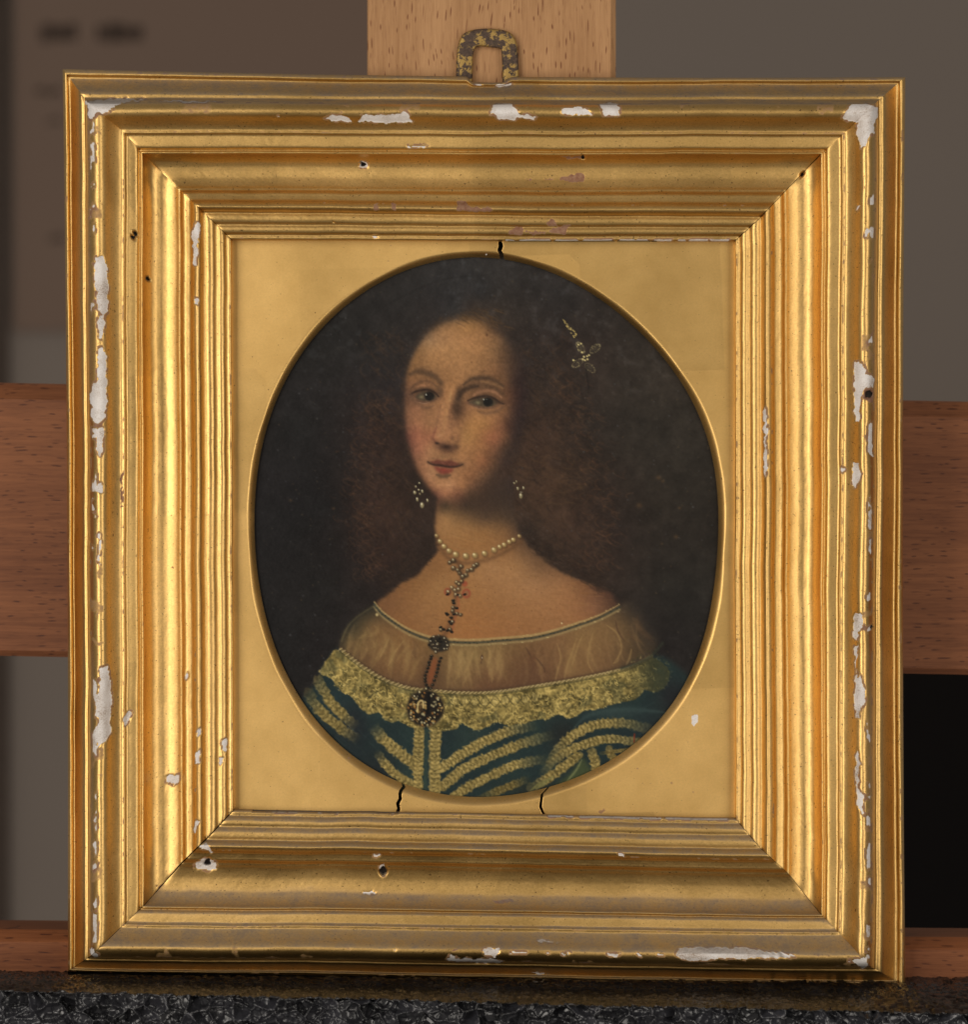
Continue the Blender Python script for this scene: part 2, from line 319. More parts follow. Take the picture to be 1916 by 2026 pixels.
    fb(992, 797, 12, 8, (84,63,50), .6); fb(957.3, 790.3, 2.1, 2.3, (166,170,158), 1, .7); fb(963, 790, 3.5, 1.5, (104,108,102), .6)
    # little accidents on the forehead
    fb(964, 663, 3, 5, (84,56,40), .8, 1); fb(966, 654, 4, 2, (96,66,46), .7, 1); fb(957, 735, 6, 2.4, (104,74,52), .7, 1, -40); fb(933, 717, 2, 2, (100,72,50), .7, 1)
    tex = (.955+.09*n3+.10*(n2-.5))[w]*1.0
    c.C[w] = c.C[w]*(1+(tex-1)[..., None]*fm[..., None])
    # hairline melting into the forehead
    for i in range(120):
        t = rnd.random(); k = int(t*11); p = FACE[k]; q = FACE[min(k+1, 11)]; u = rnd.random()
        x, y = p[0]*(1-u)+q[0]*u, p[1]*(1-u)+q[1]*u
        curl(x-6, y-8, rnd.uniform(-4,8), rnd.uniform(-4,10), rnd.choice([(66,54,46),(56,46,42),(84,62,44)]), rnd.uniform(.08,.3), rnd.uniform(2,4), 3, 2)
    for i in range(80):
        x = rnd.uniform(900, 1000); y = 628+(x-930)**2*.006+rnd.uniform(-12,4)
        curl(x, y, rnd.uniform(10,26), rnd.uniform(2,16), rnd.choice([(112,82,48),(66,52,42),(92,68,46)]), rnd.uniform(.08,.3), rnd.uniform(1.6,3), 3, 2)
    for i in range(40): curl(rnd.uniform(905,985), rnd.uniform(608,632), rnd.uniform(10,30), rnd.uniform(0,14), rnd.choice([(110,82,50),(80,62,46)]), rnd.uniform(.1,.3), rnd.uniform(2,4), 3, 2)
    # ---- chemise
    CH = [(738,1198),(705,1222),(685,1245),(676,1266),(674,1288),(696,1304),(723,1323),(759,1344),(793,1357),(830,1364),(871,1368),(930,1371),(1007,1366),(1063,1357),(1141,1344),(1208,1330),(1253,1317),(1287,1299),(1303,1272),(1294,1231),(1268,1200),(1240,1190),(1224,1202),(1186,1223),(1141,1238),(1097,1252),(1052,1262),(996,1268),(938,1271),(880,1270),(838,1261),(804,1247),(770,1225),(745,1202)]
    H = rbf_field(c, SHIFT); w, cm = c.mask(CH, 5)
    c.put(w, cm*.95, H[w]); keep = c.C[w].copy()
    def fan(x0, x1, n, cols, a0, a1):
        for i in range(n):
            x = rnd.uniform(x0, x1); t = (x-960)/320; y0 = 1272-60*t*t*1.1+rnd.uniform(-4, 40); l = rnd.uniform(20, 75)
            bend = rnd.uniform(-12, 12); lean = -26*t*abs(t)*1.2 + rnd.uniform(-8, 8) if x > 960 else -30*t + rnd.uniform(-14, 4)
            c.stroke([(x, y0), (x-lean*.2+bend, y0+l*.5), (x-lean, y0+l)], rnd.uniform(5, 12), rnd.choice(cols), rnd.uniform(a0, a1), 1, .1, .1)
    fan(690, 1265, 220, [(148,120,80),(100,74,50),(138,108,70),(112,84,56)], .06, .2)
    fan(880, 1000, 60, [(158,132,86),(150,122,78)], .1, .28)
    fan(690, 830, 40, [(150,124,78)], .1, .25)
    for P in ([(1102,1272),(1110,1300),(1104,1325),(1098,1352)], [(1142,1262),(1132,1292),(1122,1320),(1116,1350)], [(1152,1258),(1140,1290),(1132,1318)], [(1175,1250),(1166,1280),(1164,1310),(1174,1330)], [(1250,1284),(1246,1302),(1238,1318)], [(1224,1298),(1222,1308),(1214,1312)], [(1200,1236),(1222,1254),(1230,1285),(1216,1310)], [(770,1262),(760,1285),(752,1300)], [(800,1266),(782,1290),(768,1318)], [(962,1276),(970,1294),(964,1320)], [(938,1284),(930,1310),(922,1330)]):
        c.stroke(P, 5, (156,128,82), .45, 1, .2, .2)
    c.poly([(1126,1288),(1136,1286),(1136,1332),(1118,1336),(1120,1318)], (152,124,78), .4, 5)
    for P in ([(1218,1226),(1224,1250),(1236,1268)], [(1060,1300),(1076,1320),(1078,1330)], [(1040,1280),(1052,1300)]):
        c.stroke(P, 4, (84,62,46), .6, 1, .2, .2)
    c.C[w] = keep*(1-cm[..., None]) + c.C[w]*cm[..., None]
    c.stroke([(738,1200),(705,1222),(685,1245),(676,1268)], 5, (104,96,66), .4, 1)
    c.blob(1292, 1225, 26, 60, (44,40,37), .75, 1, -22)
    c.blob(954, 1300, 3, 7, (66,44,32), .9, .8); c.blob(954.5, 1301, 1.6, 3, (190,170,140), .9, .8); c.stroke([(954,1304),(952,1312)], 2, (80,56,42), .7, 1)
    # neckline trim
    TR = [(741,1196),(752,1210),(770,1225),(804,1247),(838,1261),(869,1269),(893,1270),(938,1271),(996,1267),(1052,1262),(1097,1252),(1141,1238),(1186,1222),(1226,1201)]
    c.stroke([(x, y-5) for x, y in TR], 7, (164,142,94), .75, .9, .6, .3, z=.5)
    c.stroke([(x, y+5) for x, y in TR], 6, (156,138,94), .6, 1)
    c.stroke(TR, 6., (70,72,58), .8, .7)
    P = catmull(TR, 7)
    for i, (x, y) in enumerate(P):
        if rnd.random() < .75: c.blob(x+rnd.uniform(-2,2), y-5+rnd.uniform(-2,2), rnd.uniform(2,4), rnd.uniform(1.5,2.6), (178,152,100), rnd.uniform(.3,.8), .8, z=.7)
        if rnd.random() < .4: c.blob(x+rnd.uniform(-2,2), y+6+rnd.uniform(-2,2), rnd.uniform(2,4), rnd.uniform(1.5,2.4), (182,162,112), rnd.uniform(.3,.8), .8, z=.7)
        if rnd.random() < .6: c.blob(x, y+rnd.uniform(-2,2), 3, 2, (40,44,40), .6, .8)
    c.blob(746, 1216, 4, 4.5, (192,174,122), .9, .7); c.blob(1112, 1233, 2.4, 2.4, (210,190,140), .9, .7)
    # ---- gown: teal ground
    GOWN = [(664,1286),(640,1320),(625,1352),(608,1372),(596,1395),(620,1470),(720,1570),(900,1600),(1100,1600),(1240,1540),(1330,1440),(1372,1360),(1330,1310),(1290,1298),(1208,1332),(1063,1360),(930,1374),(793,1360),(723,1326),(676,1290)]
    gcol = L((46,64,60), (32,46,50), vnoise(X, Y, 60, 31, 3))
    w, gm = c.mask(GOWN, 5); c.put(w, gm, gcol[w])
    for cx, cy, rx, ry, k, a in ((700,1440,46,70,(38,42,46),.8), (745,1520,60,60,(36,42,44),.8), (820,1455,50,36,(48,66,62),.6), (930,1455,60,26,(50,64,60),.6), (1115,1450,56,46,(40,44,42),.85), (1120,1500,50,50,(42,46,42),.7), (1215,1410,90,22,(56,72,72),.6), (1330,1380,50,60,(38,40,43),.9), (1060,1560,110,24,(42,48,42),.8), (660,1380,50,30,(40,58,62),.6), (630,1470,50,40,(40,46,44),.7), (1290,1440,50,50,(38,46,50),.7)):
        c.blob(cx, cy, rx, ry, k, a, 1)
    for i in range(300):
        x, y = rnd.uniform(620, 1330), rnd.uniform(1390, 1580); a = -.5 if x > 860 else .75; l = rnd.uniform(10, 36)
        c.stroke([(x, y), (x+l*.5*math.cos(a), y+l*.5*math.sin(a)+1), (x+l*math.cos(a), y+l*math.sin(a))], rnd.uniform(1.5, 4), rnd.choice([(54,76,76),(36,44,47),(52,66,60),(60,76,74)]), rnd.uniform(.08,.28), 1, .1, .1)
    c.stroke([(1130,1448),(1160,1418),(1210,1405),(1270,1405),(1320,1410)], 12, (62,80,78), .5, 1, .2, .2)
    # ---- braid of gold thread on the gown
    def braid(P, wd, bright=1., f0=1., f1=1., seed=0, pitch=9.):
        r = c.dist(P, wd)
        if r is None: return
        w, D, T, V, Ln = r; q = T/Ln; xx, yy = X[w], Y[w]
        ww = wd/2*(1+.05*np.sin(T/pitch*6.28)+.5*(vnoise(xx, yy, 5, 40+seed)-.5))
        m = 1-sstep(.72, 1.08, D/ww); fade = np.clip(np.minimum(f0+(1-f0)*q*3, f1+(1-f1)*(1-q)*3), 0, 1)
        v = V/(wd/2)
        st = .5+.5*np.cos(6.28*(T/pitch+.35*np.abs(v))); row = np.exp(-((np.abs(v)-.5)/.32)**2)
        st2 = .5+.5*np.cos(6.28*(T/(pitch*.62)+.5*v+2*vnoise(xx, yy, 12, 45+seed)))
        k = np.clip((.30+.42*st*row+.24*st2*(1-row)+.55*(vnoise(xx, yy, 4, 50+seed, 2)-.5))*bright, 0, 1)
        k = k*(.85+.3*vnoise(xx, yy, 40, 55+seed))
        col = L((72,64,34), (200,175,106), k)
        c.put(w, m*fade*.97, col); c.Z[w] = np.maximum(c.Z[w], m*fade*(.3+.7*k))
        for _ in range(int(Ln/6)):
            t = rnd.random(); P2 = catmull(P, 4); p = P2[int(t*(len(P2)-1))]
            fd = min(f0+(1-f0)*t*3, f1+(1-f1)*(1-t)*3, 1)
            if fd > .5: c.blob(p[0]+rnd.uniform(-.4,.4)*wd, p[1]+rnd.uniform(-.4,.4)*wd, rnd.uniform(1.6,2.8), rnd.uniform(1.4,2.2), (188,170,114), .55*bright*fd, .8, z=.9)
    braid([(630,1346),(650,1382),(676,1412),(708,1440)], 23, .95, .5, .0, 1, 11)
    braid([(610,1370),(628,1400),(654,1424),(682,1446),(712,1464)], 23, .85, .3, .0, 2, 11)
    braid([(737,1434),(756,1460),(780,1480),(820,1514)], 25, .95, .0, 1, 3, 10)
    braid([(744,1484),(758,1506),(778,1528),(816,1553)], 19, .95, .0, 1, 4, 10)
    braid([(938-108,1440),(828,1500),(826,1570)], 23, 1., 1, 1, 5)
    braid([(862,1438),(861,1500),(860,1575)], 25, 1., 1, 1, 6)
    braid([(874,1519),(905,1498),(940,1477),(975,1459),(1010,1446),(1066,1434)], 22, 1., 1, .0, 7)
    braid([(874,1556),(905,1531),(940,1510),(975,1494),(1007,1481),(1050,1466),(1100,1452)], 22, .95, 1, .0, 8)
    braid([(896,1578),(922,1560),(950,1545),(1000,1521),(1030,1511),(1088,1500)], 21, .95, 1, .0, 9)
    braid([(950,1580),(996,1560),(1050,1540)], 17, .5, .3, .0, 10)
    braid([(1080,1524),(1096,1494),(1112,1474),(1141,1450),(1182,1434),(1231,1430),(1284,1442)], 21, .95, .1, .2, 11)
    braid([(1076,1530),(1096,1506),(1120,1488),(1164,1470),(1208,1462),(1262,1468)], 19, .95, .1, .6, 12)
    braid([(1052,1558),(1075,1545),(1097,1531),(1120,1514),(1143,1496)], 21, .9, .3, 1, 13)
    c.poly([(1100,1556),(1130,1530),(1155,1498),(1162,1512),(1172,1530),(1130,1556)], (74,84,52), .8, 4)
    c.stroke([(1120,1548),(1140,1524),(1152,1502)], 5, (120,124,80), .7, 1, .2, .2)
    braid([(1172,1488),(1176,1502),(1180,1520)], 22, .9, .8, 1, 14)
    braid([(1206,1484),(1214,1500)], 19, .7, .8, 1, 15); braid([(1190,1490),(1250,1482)], 8, .6, .3, .3, 16)
    c.stroke([(844,1446),(843,1500),(842,1570)], 9, (52,68,60), .9, .7)
    for i in range(16):
        t = i/15; c.stroke([(1046+t*30, 1566-t*10), (1066+t*34, 1548-t*16)], 2.4, (118,116,70), rnd.uniform(.2,.6), 1, .2, .2, z=.5)
    c.stroke([(1256,1452),(1255,1468)], 3, (130,52,34), .9, .8)
    # ---- lace collar
    LACE = [(662,1284),(650,1300),(638,1320),(634,1333),(646,1338),(660,1347),(672,1366),(687,1373),(700,1384),(714,1402),(732,1413),(748,1408),(760,1420),(772,1429),(790,1426),(804,1435),(830,1440),(855,1438),(878,1446),(902,1441),(914,1430),(930,1440),(944,1446),(965,1437),(985,1428),(1007,1435),(1041,1430),(1060,1424),(1085,1423),(1104,1414),(1116,1418),(1130,1421),(1146,1412),(1164,1404),(1186,1402),(1208,1395),(1231,1388),(1250,1386),(1266,1376),(1276,1364),(1290,1370),(1305,1367),(1318,1356),(1326,1340),(1322,1322),(1300,1304),(1287,1298),(1253,1316),(1208,1330),(1141,1344),(1063,1357),(1007,1366),(930,1371),(871,1368),(830,1364),(793,1357),(759,1344),(723,1323),(696,1303),(674,1286)]
    w, lm = c.mask(LACE, 1.6); xx, yy = X[w], Y[w]
    wob = vnoise(xx, yy, 9, 61, 2)-.5
    lm2 = np.clip(sstep(.3, .7, gblur(lm, 2.2/step)+wob*.7), 0, 1)
    wxn = xx+14*(vnoise(xx, yy, 16, 62)-.5); wyn = yy+14*(vnoise(xx, yy, 16, 63)-.5)
    rid = 1-np.abs(2*vnoise(wxn, wyn, 11, 64)-1); rid2 = 1-np.abs(2*vnoise(wxn, wyn, 6.5, 65)-1)
    k = np.clip(.20+.34*rid**3+.30*rid2**3+.5*(vnoise(xx, yy, 5, 68, 2)-.5)+.6*(vnoise(xx, yy, 26, 66, 2)-.5), 0, 1)
    sh = 1-.85*sstep(1215, 1320, xx)-.3*sstep(700, 640, xx)*sstep(1330, 1280, yy); k = k*np.clip(sh, .1, 1)
    lc = L((72,64,34), (202,178,106), k)
    lc = lc*(1-(sstep(.62,.75,vnoise(xx,yy,30,67,2))*.35)[...,None]) + np.array((66,70,50))/255.*(sstep(.62,.75,vnoise(xx,yy,30,67,2))*.35)[...,None]
    lc = lc*(1-.55*sstep(1225,1320,xx))[...,None]+(np.array((44,60,56))/255.)*(.55*sstep(1225,1320,xx))[...,None]
    c.put(w, lm2, lc); c.Z[w] = np.maximum(c.Z[w], lm2*(.25+.75*k))
    LP = catmull(LACE[3:48], 8)
    for i, (x, y) in enumerate(LP):                        # scalloped edge stitches
        d = 1-.7*float(sstep(1215, 1300, x))
        for q in range(2): c.blob(x+rnd.uniform(-4,4), y-rnd.uniform(-1,9), rnd.uniform(2.4,4.4), rnd.uniform(1.8,3.2), rnd.choice([(198,178,112),(184,162,98),(164,146,86)]), rnd.uniform(.3,.75)*d, .8, rnd.uniform(0,180), z=.8)
        c.blob(x+rnd.uniform(-3,3), y-12+rnd.uniform(-3,3), 3.5, 2.6, (72,72,44), .4, 1)
    def lacexy():
        while True:
            x = rnd.uniform(650, 1300); t = (x-960)/320; y0 = 1371-72*abs(t)**2; y = y0+rnd.uniform(6, 62)
            return x, y
    for i in range(520):                                   # loose squiggles of light and dark thread
        x, y = lacexy(); i0 = int((y-c.y0)/step); j0 = int((x-c.x0)/step)
        if not inpoly(np.array([x]), np.array([y]), LACE)[0]: continue
        a = rnd.uniform(0, 6.28); l = rnd.uniform(5, 11); lt = rnd.random() < .62; d = 1-.75*float(sstep(1215, 1300, x))
        P = [(x, y), (x+l*.5*math.cos(a)-3*math.sin(a), y+l*.5*math.sin(a)+3*math.cos(a)), (x+l*math.cos(a), y+l*math.sin(a))]
        c.stroke(P, rnd.uniform(1.8, 3.2), rnd.choice([(214,192,118),(204,178,104)]) if lt else rnd.choice([(84,74,44),(92,84,50),(66,66,46)]), rnd.uniform(.3,.75)*d, .9, .3, .3, z=.95 if lt else 0)
    for i in range(9):                                     # crossed loops right of the pendant
        x = 890+i*20; y = 1382+(-.0006*(x-940)**2)
        for sgn in (-1, 1): c.stroke([(x+sgn*9, y-6), (x, y+8), (x-sgn*10, y+18)], 2.2, (66,62,40), .6, .8, .3, .3)
        for q in (-6, -2, 2, 6): c.stroke([(x+10+q*.4, y+12), (x+10+q, y-3)], 2, (190,172,112), .55, .8, .3, .3, z=.9)
    # rope edge between chemise and lace
    RP = [(674,1284),(696,1302),(723,1322),(759,1343),(793,1356),(817,1362),(871,1367),(916,1370),(958,1370),(1007,1365),(1063,1356),(1141,1343),(1208,1329),(1253,1316),(1290,1297)]
    c.stroke([(x, y+5) for x, y in RP], 4, (70,66,44), .6, .9)
    c.stroke([(x, y-4) for x, y in RP], 4, (92,66,46), .6, 1)
    c.stroke(RP, 6, (122,106,66), .9, .7, z=.6); P = catmull(RP, 8.)
    for i in range(len(P)-1):
        x, y = P[i]; d = 1-.7*float(sstep(1200, 1280, x))
        c.stroke([(x-4, y+2.2), (x+4, y-2.2)], 3, (192,172,122), .7*d, .8, .3, .3, z=1)
        c.stroke([(x, y+2.4), (x+7, y-2)], 1.6, (78,66,44), .5, .8)
    c.stroke([(1230,1322),(1262,1312),(1290,1296),(1312,1272)], 7, (52,56,46), .75, 1)
    # ---- jewels
    def pearl(x, y, r, k=1.):
        c.blob(x+1.5, y+2, r*1.25, r*1.25, (70,48,34), .5, .8)
        c.blob(x, y, r, r, (128,104,66), .95*k, .5, z=.8); c.blob(x-r*.05, y-r*.1, r*.75, r*.72, (176,154,102), .9*k, .8, z=1)
        c.blob(x-r*.25, y-r*.3, r*.42, r*.4, (228,212,164), .95*k, .8, z=1.2); c.blob(x+r*.35, y+r*.45, r*.3, r*.25, (150,124,80), .5, 1)
    for i, (x, y) in enumerate(((864,1060),(871,1071),(879,1081),(889,1090),(902,1097),(922,1100),(940,1099),(959,1095),(978,1088),(989,1082),(998,1078),(1008,1072),(1016,1068),(1028,1061))):
        pearl(x, y, (5.4,6.4,7,7.2,8,8.2,7.8,7.6,7.6,6,6.6,6,6.2,5.4)[i], (.7 if i in (0,13) else 1))
    def gem(x, y, r=5, lt=(150,138,104), dk=(62,50,38)):
        c.blob(x, y+.5, r*1.35, r*1.25, dk, .75, .7); c.blob(x-r*.2, y-r*.2, r*.62, r*.62, lt, .9, .8, z=1); c.blob(x-r*.3, y-r*.35, r*.25, r*.25, (214,206,176), .9, .8)
    c.stroke([(905,1112),(915,1140),(904,1168),(900,1195),(895,1225),(880,1255)], 13, (92,64,44), .55, 1)
    for x, y in ((891,1113),(897,1109),(898,1124),(913,1121),(927,1129),(934,1127),(945,1117),(940,1120),(923,1138),(916,1141),(911,1134),(906,1128)): gem(x+rnd.uniform(-1,1), y, rnd.uniform(5,6.4), (140,126,90))
    c.blob(920, 1155, 8, 8, (146,72,50), .8, .6)
    for x, y in ((904,1152),(909,1156),(914,1150)): gem(x, y, 5, (176,154,104))
    for x, y, r in ((923,1174,11),(886,1171,9)):
        c.blob(x, y, r, r*1.1, (142,70,50), .8, .4); c.blob(x, y, r*.62, r*.7, (140,98,66), .9, .5)
    for x, y in ((888,1171),(895,1163),(901,1168),(908,1166),(903,1177),(911,1179)): gem(x, y, 5.6, (168,148,104), (84,66,48))
    for x, y in ((906,1177),(886,1176),(920,1176)): c.blob(x, y, 5, 3, (28,24,22), .95, .6, -15)
    c.stroke([(905,1180),(908,1200),(900,1225),(895,1250)], 6, (146,82,54), .5, 1)
    for x, y, lt in ((897,1188,0),(898,1193,0),(897,1202,1),(904,1203,0),(896,1209,1),(899,1215,0),(905,1214,1),(912,1216,1),(886,1216,0),(884,1214,0),(893,1222,0),(890,1230,0),(896,1230,1),(893,1234,0),(872,1241,0),(878,1245,0),(873,1246,1),(891,1245,1),(894,1250,0),(886,1247,0)):
        if lt: gem(x, y, 4.6, (156,142,106), (56,46,36))
        else: c.blob(x, y, 5, 3.6, (30,27,24), .95, .5, rnd.uniform(-30,40)); c.blob(x-1, y-2, 2, 1.2, (120,108,80), .6, .8)
    c.blob(869, 1273, 25, 20, (46,42,36), .95, .35)
    for i in range(26):
        a, r = rnd.uniform(0, 6.28), rnd.uniform(0, 19); x, y = 869+r*1.1*math.cos(a), 1273+r*.9*math.sin(a)
        if rnd.random() < .5: c.blob(x, y, 4, 3.4, (24,22,20), .8, .7)
        else: gem(x, y, 3.2, (132,122,94))
    for x, y in ((859,1260),(880,1263),(886,1277),(866,1275),(863,1290),(880,1284)): gem(x, y, 4, (190,182,150))
    c.poly([(858,1302),(866,1304),(862,1330),(855,1352),(846,1352),(848,1328)], (132,76,46), .85, 3)
    for P in ([(855,1298),(850,1310),(846,1322),(842,1336),(841,1348),(846,1360)], [(872,1302),(868,1316),(865,1330),(860,1346),(853,1362)]):
        c.stroke(P, 8, (62,44,32), .5, 1)
        for x, y in catmull(P, 6.): c.blob(x+rnd.uniform(-1,1), y, 4.4, 3.6, (32,29,25), .95, .5); c.blob(x-1, y-1, 1.8, 1.5, (140,130,100), rnd.uniform(.3,.9), .8, z=.8)
    c.blob(842, 1401, 43, 42, (52,42,32), .7, .25); c.blob(842, 1401, 39, 38, (36,31,26), .97, .2)
    rs = random.Random(11)
    for i in range(95):
        a, r = rs.uniform(0, 6.28), 34*math.sqrt(rs.random()); x, y = 842+r*math.cos(a), 1401+r*math.sin(a)
        if abs(x-848) < 5 and y < 1412: continue
        q = rs.random()
        k = (186,150,84) if q < .4 else ((196,186,140) if q < .75 else (150,104,52))
        c.blob(x, y, rs.uniform(2.6, 5.4), rs.uniform(2.2, 4.2), k, rs.uniform(.5,.95), .8, rs.uniform(0,180), z=1)
    for x, y in ((821,1378),(831,1370),(844,1363),(858,1374),(868,1385),(872,1396),(868,1406),(829,1424),(841,1431),(850,1424),(861,1420),(814,1420)): gem(x, y, 4.2, (204,192,144), (38,32,26))
    c.blob(832, 1396, 10, 16, (128,100,56), .6, .6); c.stroke([(826,1408),(828,1390),(836,1386),(838,1400)], 3, (206,184,124), .9, .7, z=1); c.blob(834, 1404, 4, 5, (60,44,28), .9, .8)
    c.stroke([(849,1372),(848,1392),(847,1410)], 8, (22,20,19), .95, .5)
    c.stroke([(796,1388),(792,1398),(800,1402)], 2.5, (96,70,44), .6, .9)
    # earrings
    def drop(x, y, rx, ry, k=1, rot=0):
        c.blob(x, y, rx*1.3, ry*1.2, (40,34,30), .5, .8); c.blob(x, y, rx, ry, (142,132,98), .95*k, .6, rot, z=.9); c.blob(x-rx*.2, y-ry*.3, rx*.5, ry*.45, (222,216,184), .95*k, .8, z=1)
    for x, y, rx, ry in ((830,956,2.6,2.6),(823,963,2.4,3),(829,969,2.4,2.6),(836,972,3,4.6),(821,974.5,4,4.8),(831,977,1.8,3),(826,988,3.2,5.6),(846,990,2.2,4.6),(835.5,999.5,5,8)): drop(x, y, rx, ry)
    for x, y, rx, ry in ((1018,956,2,3),(1022,953,2,3),(1025,966.6,3,4.8),(1036,965.5,2.6,4),(1031,981,4.4,7.6)): drop(x, y, rx, ry, .95)
    for i in range(2): c.blob(1030+i*3, 974, 1.5, 2, (180,176,150), .7, .8)
    # hair jewel
    for i in range(26):
        t = i/25; x = 1115+t*26+rnd.uniform(-1,1)*(1+4*t); y = 634+t*32+rnd.uniform(-2,2)
        c.blob(x, y, rnd.uniform(2.2,3.6), rnd.uniform(1.6,2.6), (186,166,98), .5+.4*t if t > .1 else .5, .8, 40, z=.9)
    for i in range(14): c.blob(1117+rnd.random()*24, 636+rnd.random()*30, 2, 1.6, (52,44,34), .3, .8)
    for cx, cy, rot, k in ((1149,688,60,1.),(1178,690,-40,.75),(1143,719,-35,.8),(1168,728,45,.6)):
        for i in range(20):
            a = i/20*6.28; x0, y0 = 12*math.cos(a), 6*math.sin(a); r = math.radians(rot)
            c.blob(cx+x0*math.cos(r)-y0*math.sin(r), cy+x0*math.sin(r)+y0*math.cos(r), rnd.uniform(1.8,3), rnd.uniform(1.5,2.4), (176,166,116), rnd.uniform(.2,.7)*k, .8, z=.8)
        c.blob(cx, cy, 11, 6, (104,98,76), .5*k, 1, rot)
        for i in range(5): c.blob(cx+rnd.uniform(-8,8), cy+rnd.uniform(-7,7), 2, 1.7, (192,178,116), .5*k, .8)
    for x, y in ((1156,706),(1162,705),(1158,713),(1163,711),(1154,711),(1152,697),(1145,682),(1150,680),(1166,703),(1135,713)): c.blob(x, y, 2.8, 2.6, (212,198,136), .95, .7, z=1)
    c.stroke([(1160,722),(1162,745),(1166,770)], 4, (34,30,28), .5, 1)
    # ---- overall surface: fine grain of the panel
    c.C *= (.95+.10*n3)[..., None]
    c.C += ((vnoise(X, Y, 3.2, 77)-.5)*.012)[..., None]
    lum = c.C.mean(-1, keepdims=True); c.C = c.C*(.88+.16*sstep(.10, .42, lum))
    c.C = np.clip(c.C, .01, 1)
    return c
# ================================================================ helpers
def link(name, me, mat=None, parent=None, smooth=True):
    o = bpy.data.objects.new(name, me); COL.objects.link(o)
    if mat: me.materials.append(mat)
    if parent: o.parent = parent; o.matrix_parent_inverse = parent.matrix_world.inverted()
    if smooth: me.polygons.foreach_set('use_smooth', np.ones(len(me.polygons), bool))
    return o
def tag(o, label=None, cat=None, group=None, kind=None):
    for k, v in (('label', label), ('category', cat), ('group', group), ('kind', kind)):
        if v: o[k] = v
    return o
def empty(name, loc):
    e = bpy.data.objects.new(name, None); COL.objects.link(e); e.location = loc; e.empty_display_size = .02
    bpy.context.view_layer.update(); return e
def Wn(px, py, h):
    k = (DC-h)/DC*S
    return np.stack([(px-958.0)*k, -h*S*np.ones_like(px), Z0+(1013.0-py)*k], -1)
def grid_mesh(name, V, flip=False, drop=None):
    n, m = V.shape[:2]; me = bpy.data.meshes.new(name)
    idx = np.arange(n*m).reshape(n, m)
    a, b, c, d = idx[:-1, :-1], idx[:-1, 1:], idx[1:, 1:], idx[1:, :-1]
    F = np.stack([a, d, c, b] if flip else [a, b, c, d], -1).reshape(-1, 4)
    if drop is not None: F = F[~drop.reshape(-1)]
    me.vertices.add(n*m); me.vertices.foreach_set('co', V.reshape(-1).astype(np.float32))
    me.loops.add(F.size); me.loops.foreach_set('vertex_index', F.reshape(-1).astype(np.int32))
    me.polygons.add(len(F)); me.polygons.foreach_set('loop_start', np.arange(0, F.size, 4, dtype=np.int32))
    me.update(calc_edges=True); return me
def cattr(me, name, rgb, alpha=None):
    a = me.color_attributes.new(name, 'FLOAT_COLOR', 'POINT'); c = np.ones((len(me.vertices), 4), np.float32); c[:, :3] = rgb.reshape(-1, 3)
    if alpha is not None: c[:, 3] = alpha.reshape(-1)
    a.data.foreach_set('color', c.reshape(-1))
def lin(c):
    c = np.asarray(c, float); c = c/255. if c.max() > 1.5 else c
    return np.where(c <= .04045, c/12.92, ((c+.055)/1.055)**2.4)
def prism(name, sec, a, b, mat, parent=None, axis='x', slope=0.0):
    """closed prism: sec = list of (py or px, h); runs from a to b (photo px at h=0 scale) along axis, pixels sheared by slope"""
    bm = bmesh.new(); R = []
    for e in (a, b):
        r = []
        for q, h in sec:
            if axis == 'x': p = (( e-958.)*S, -h*S, Z0+(1013.-q-slope*(e-958.))*S)
            else: p = ((q-958.-slope*(e-1013.))*S, -h*S, Z0+(1013.-e)*S)
            r.append(bm.verts.new(p))
        R.append(r)
    n = len(sec)
    for i in range(n): bm.faces.new((R[0][i], R[0][(i+1) % n], R[1][(i+1) % n], R[1][i]))
    bm.faces.new(R[0]); bm.faces.new(R[1][::-1]); bmesh.ops.recalc_face_normals(bm, faces=bm.faces)
    me = bpy.data.meshes.new(name); bm.to_mesh(me); bm.free(); return link(name, me, mat, parent, False)
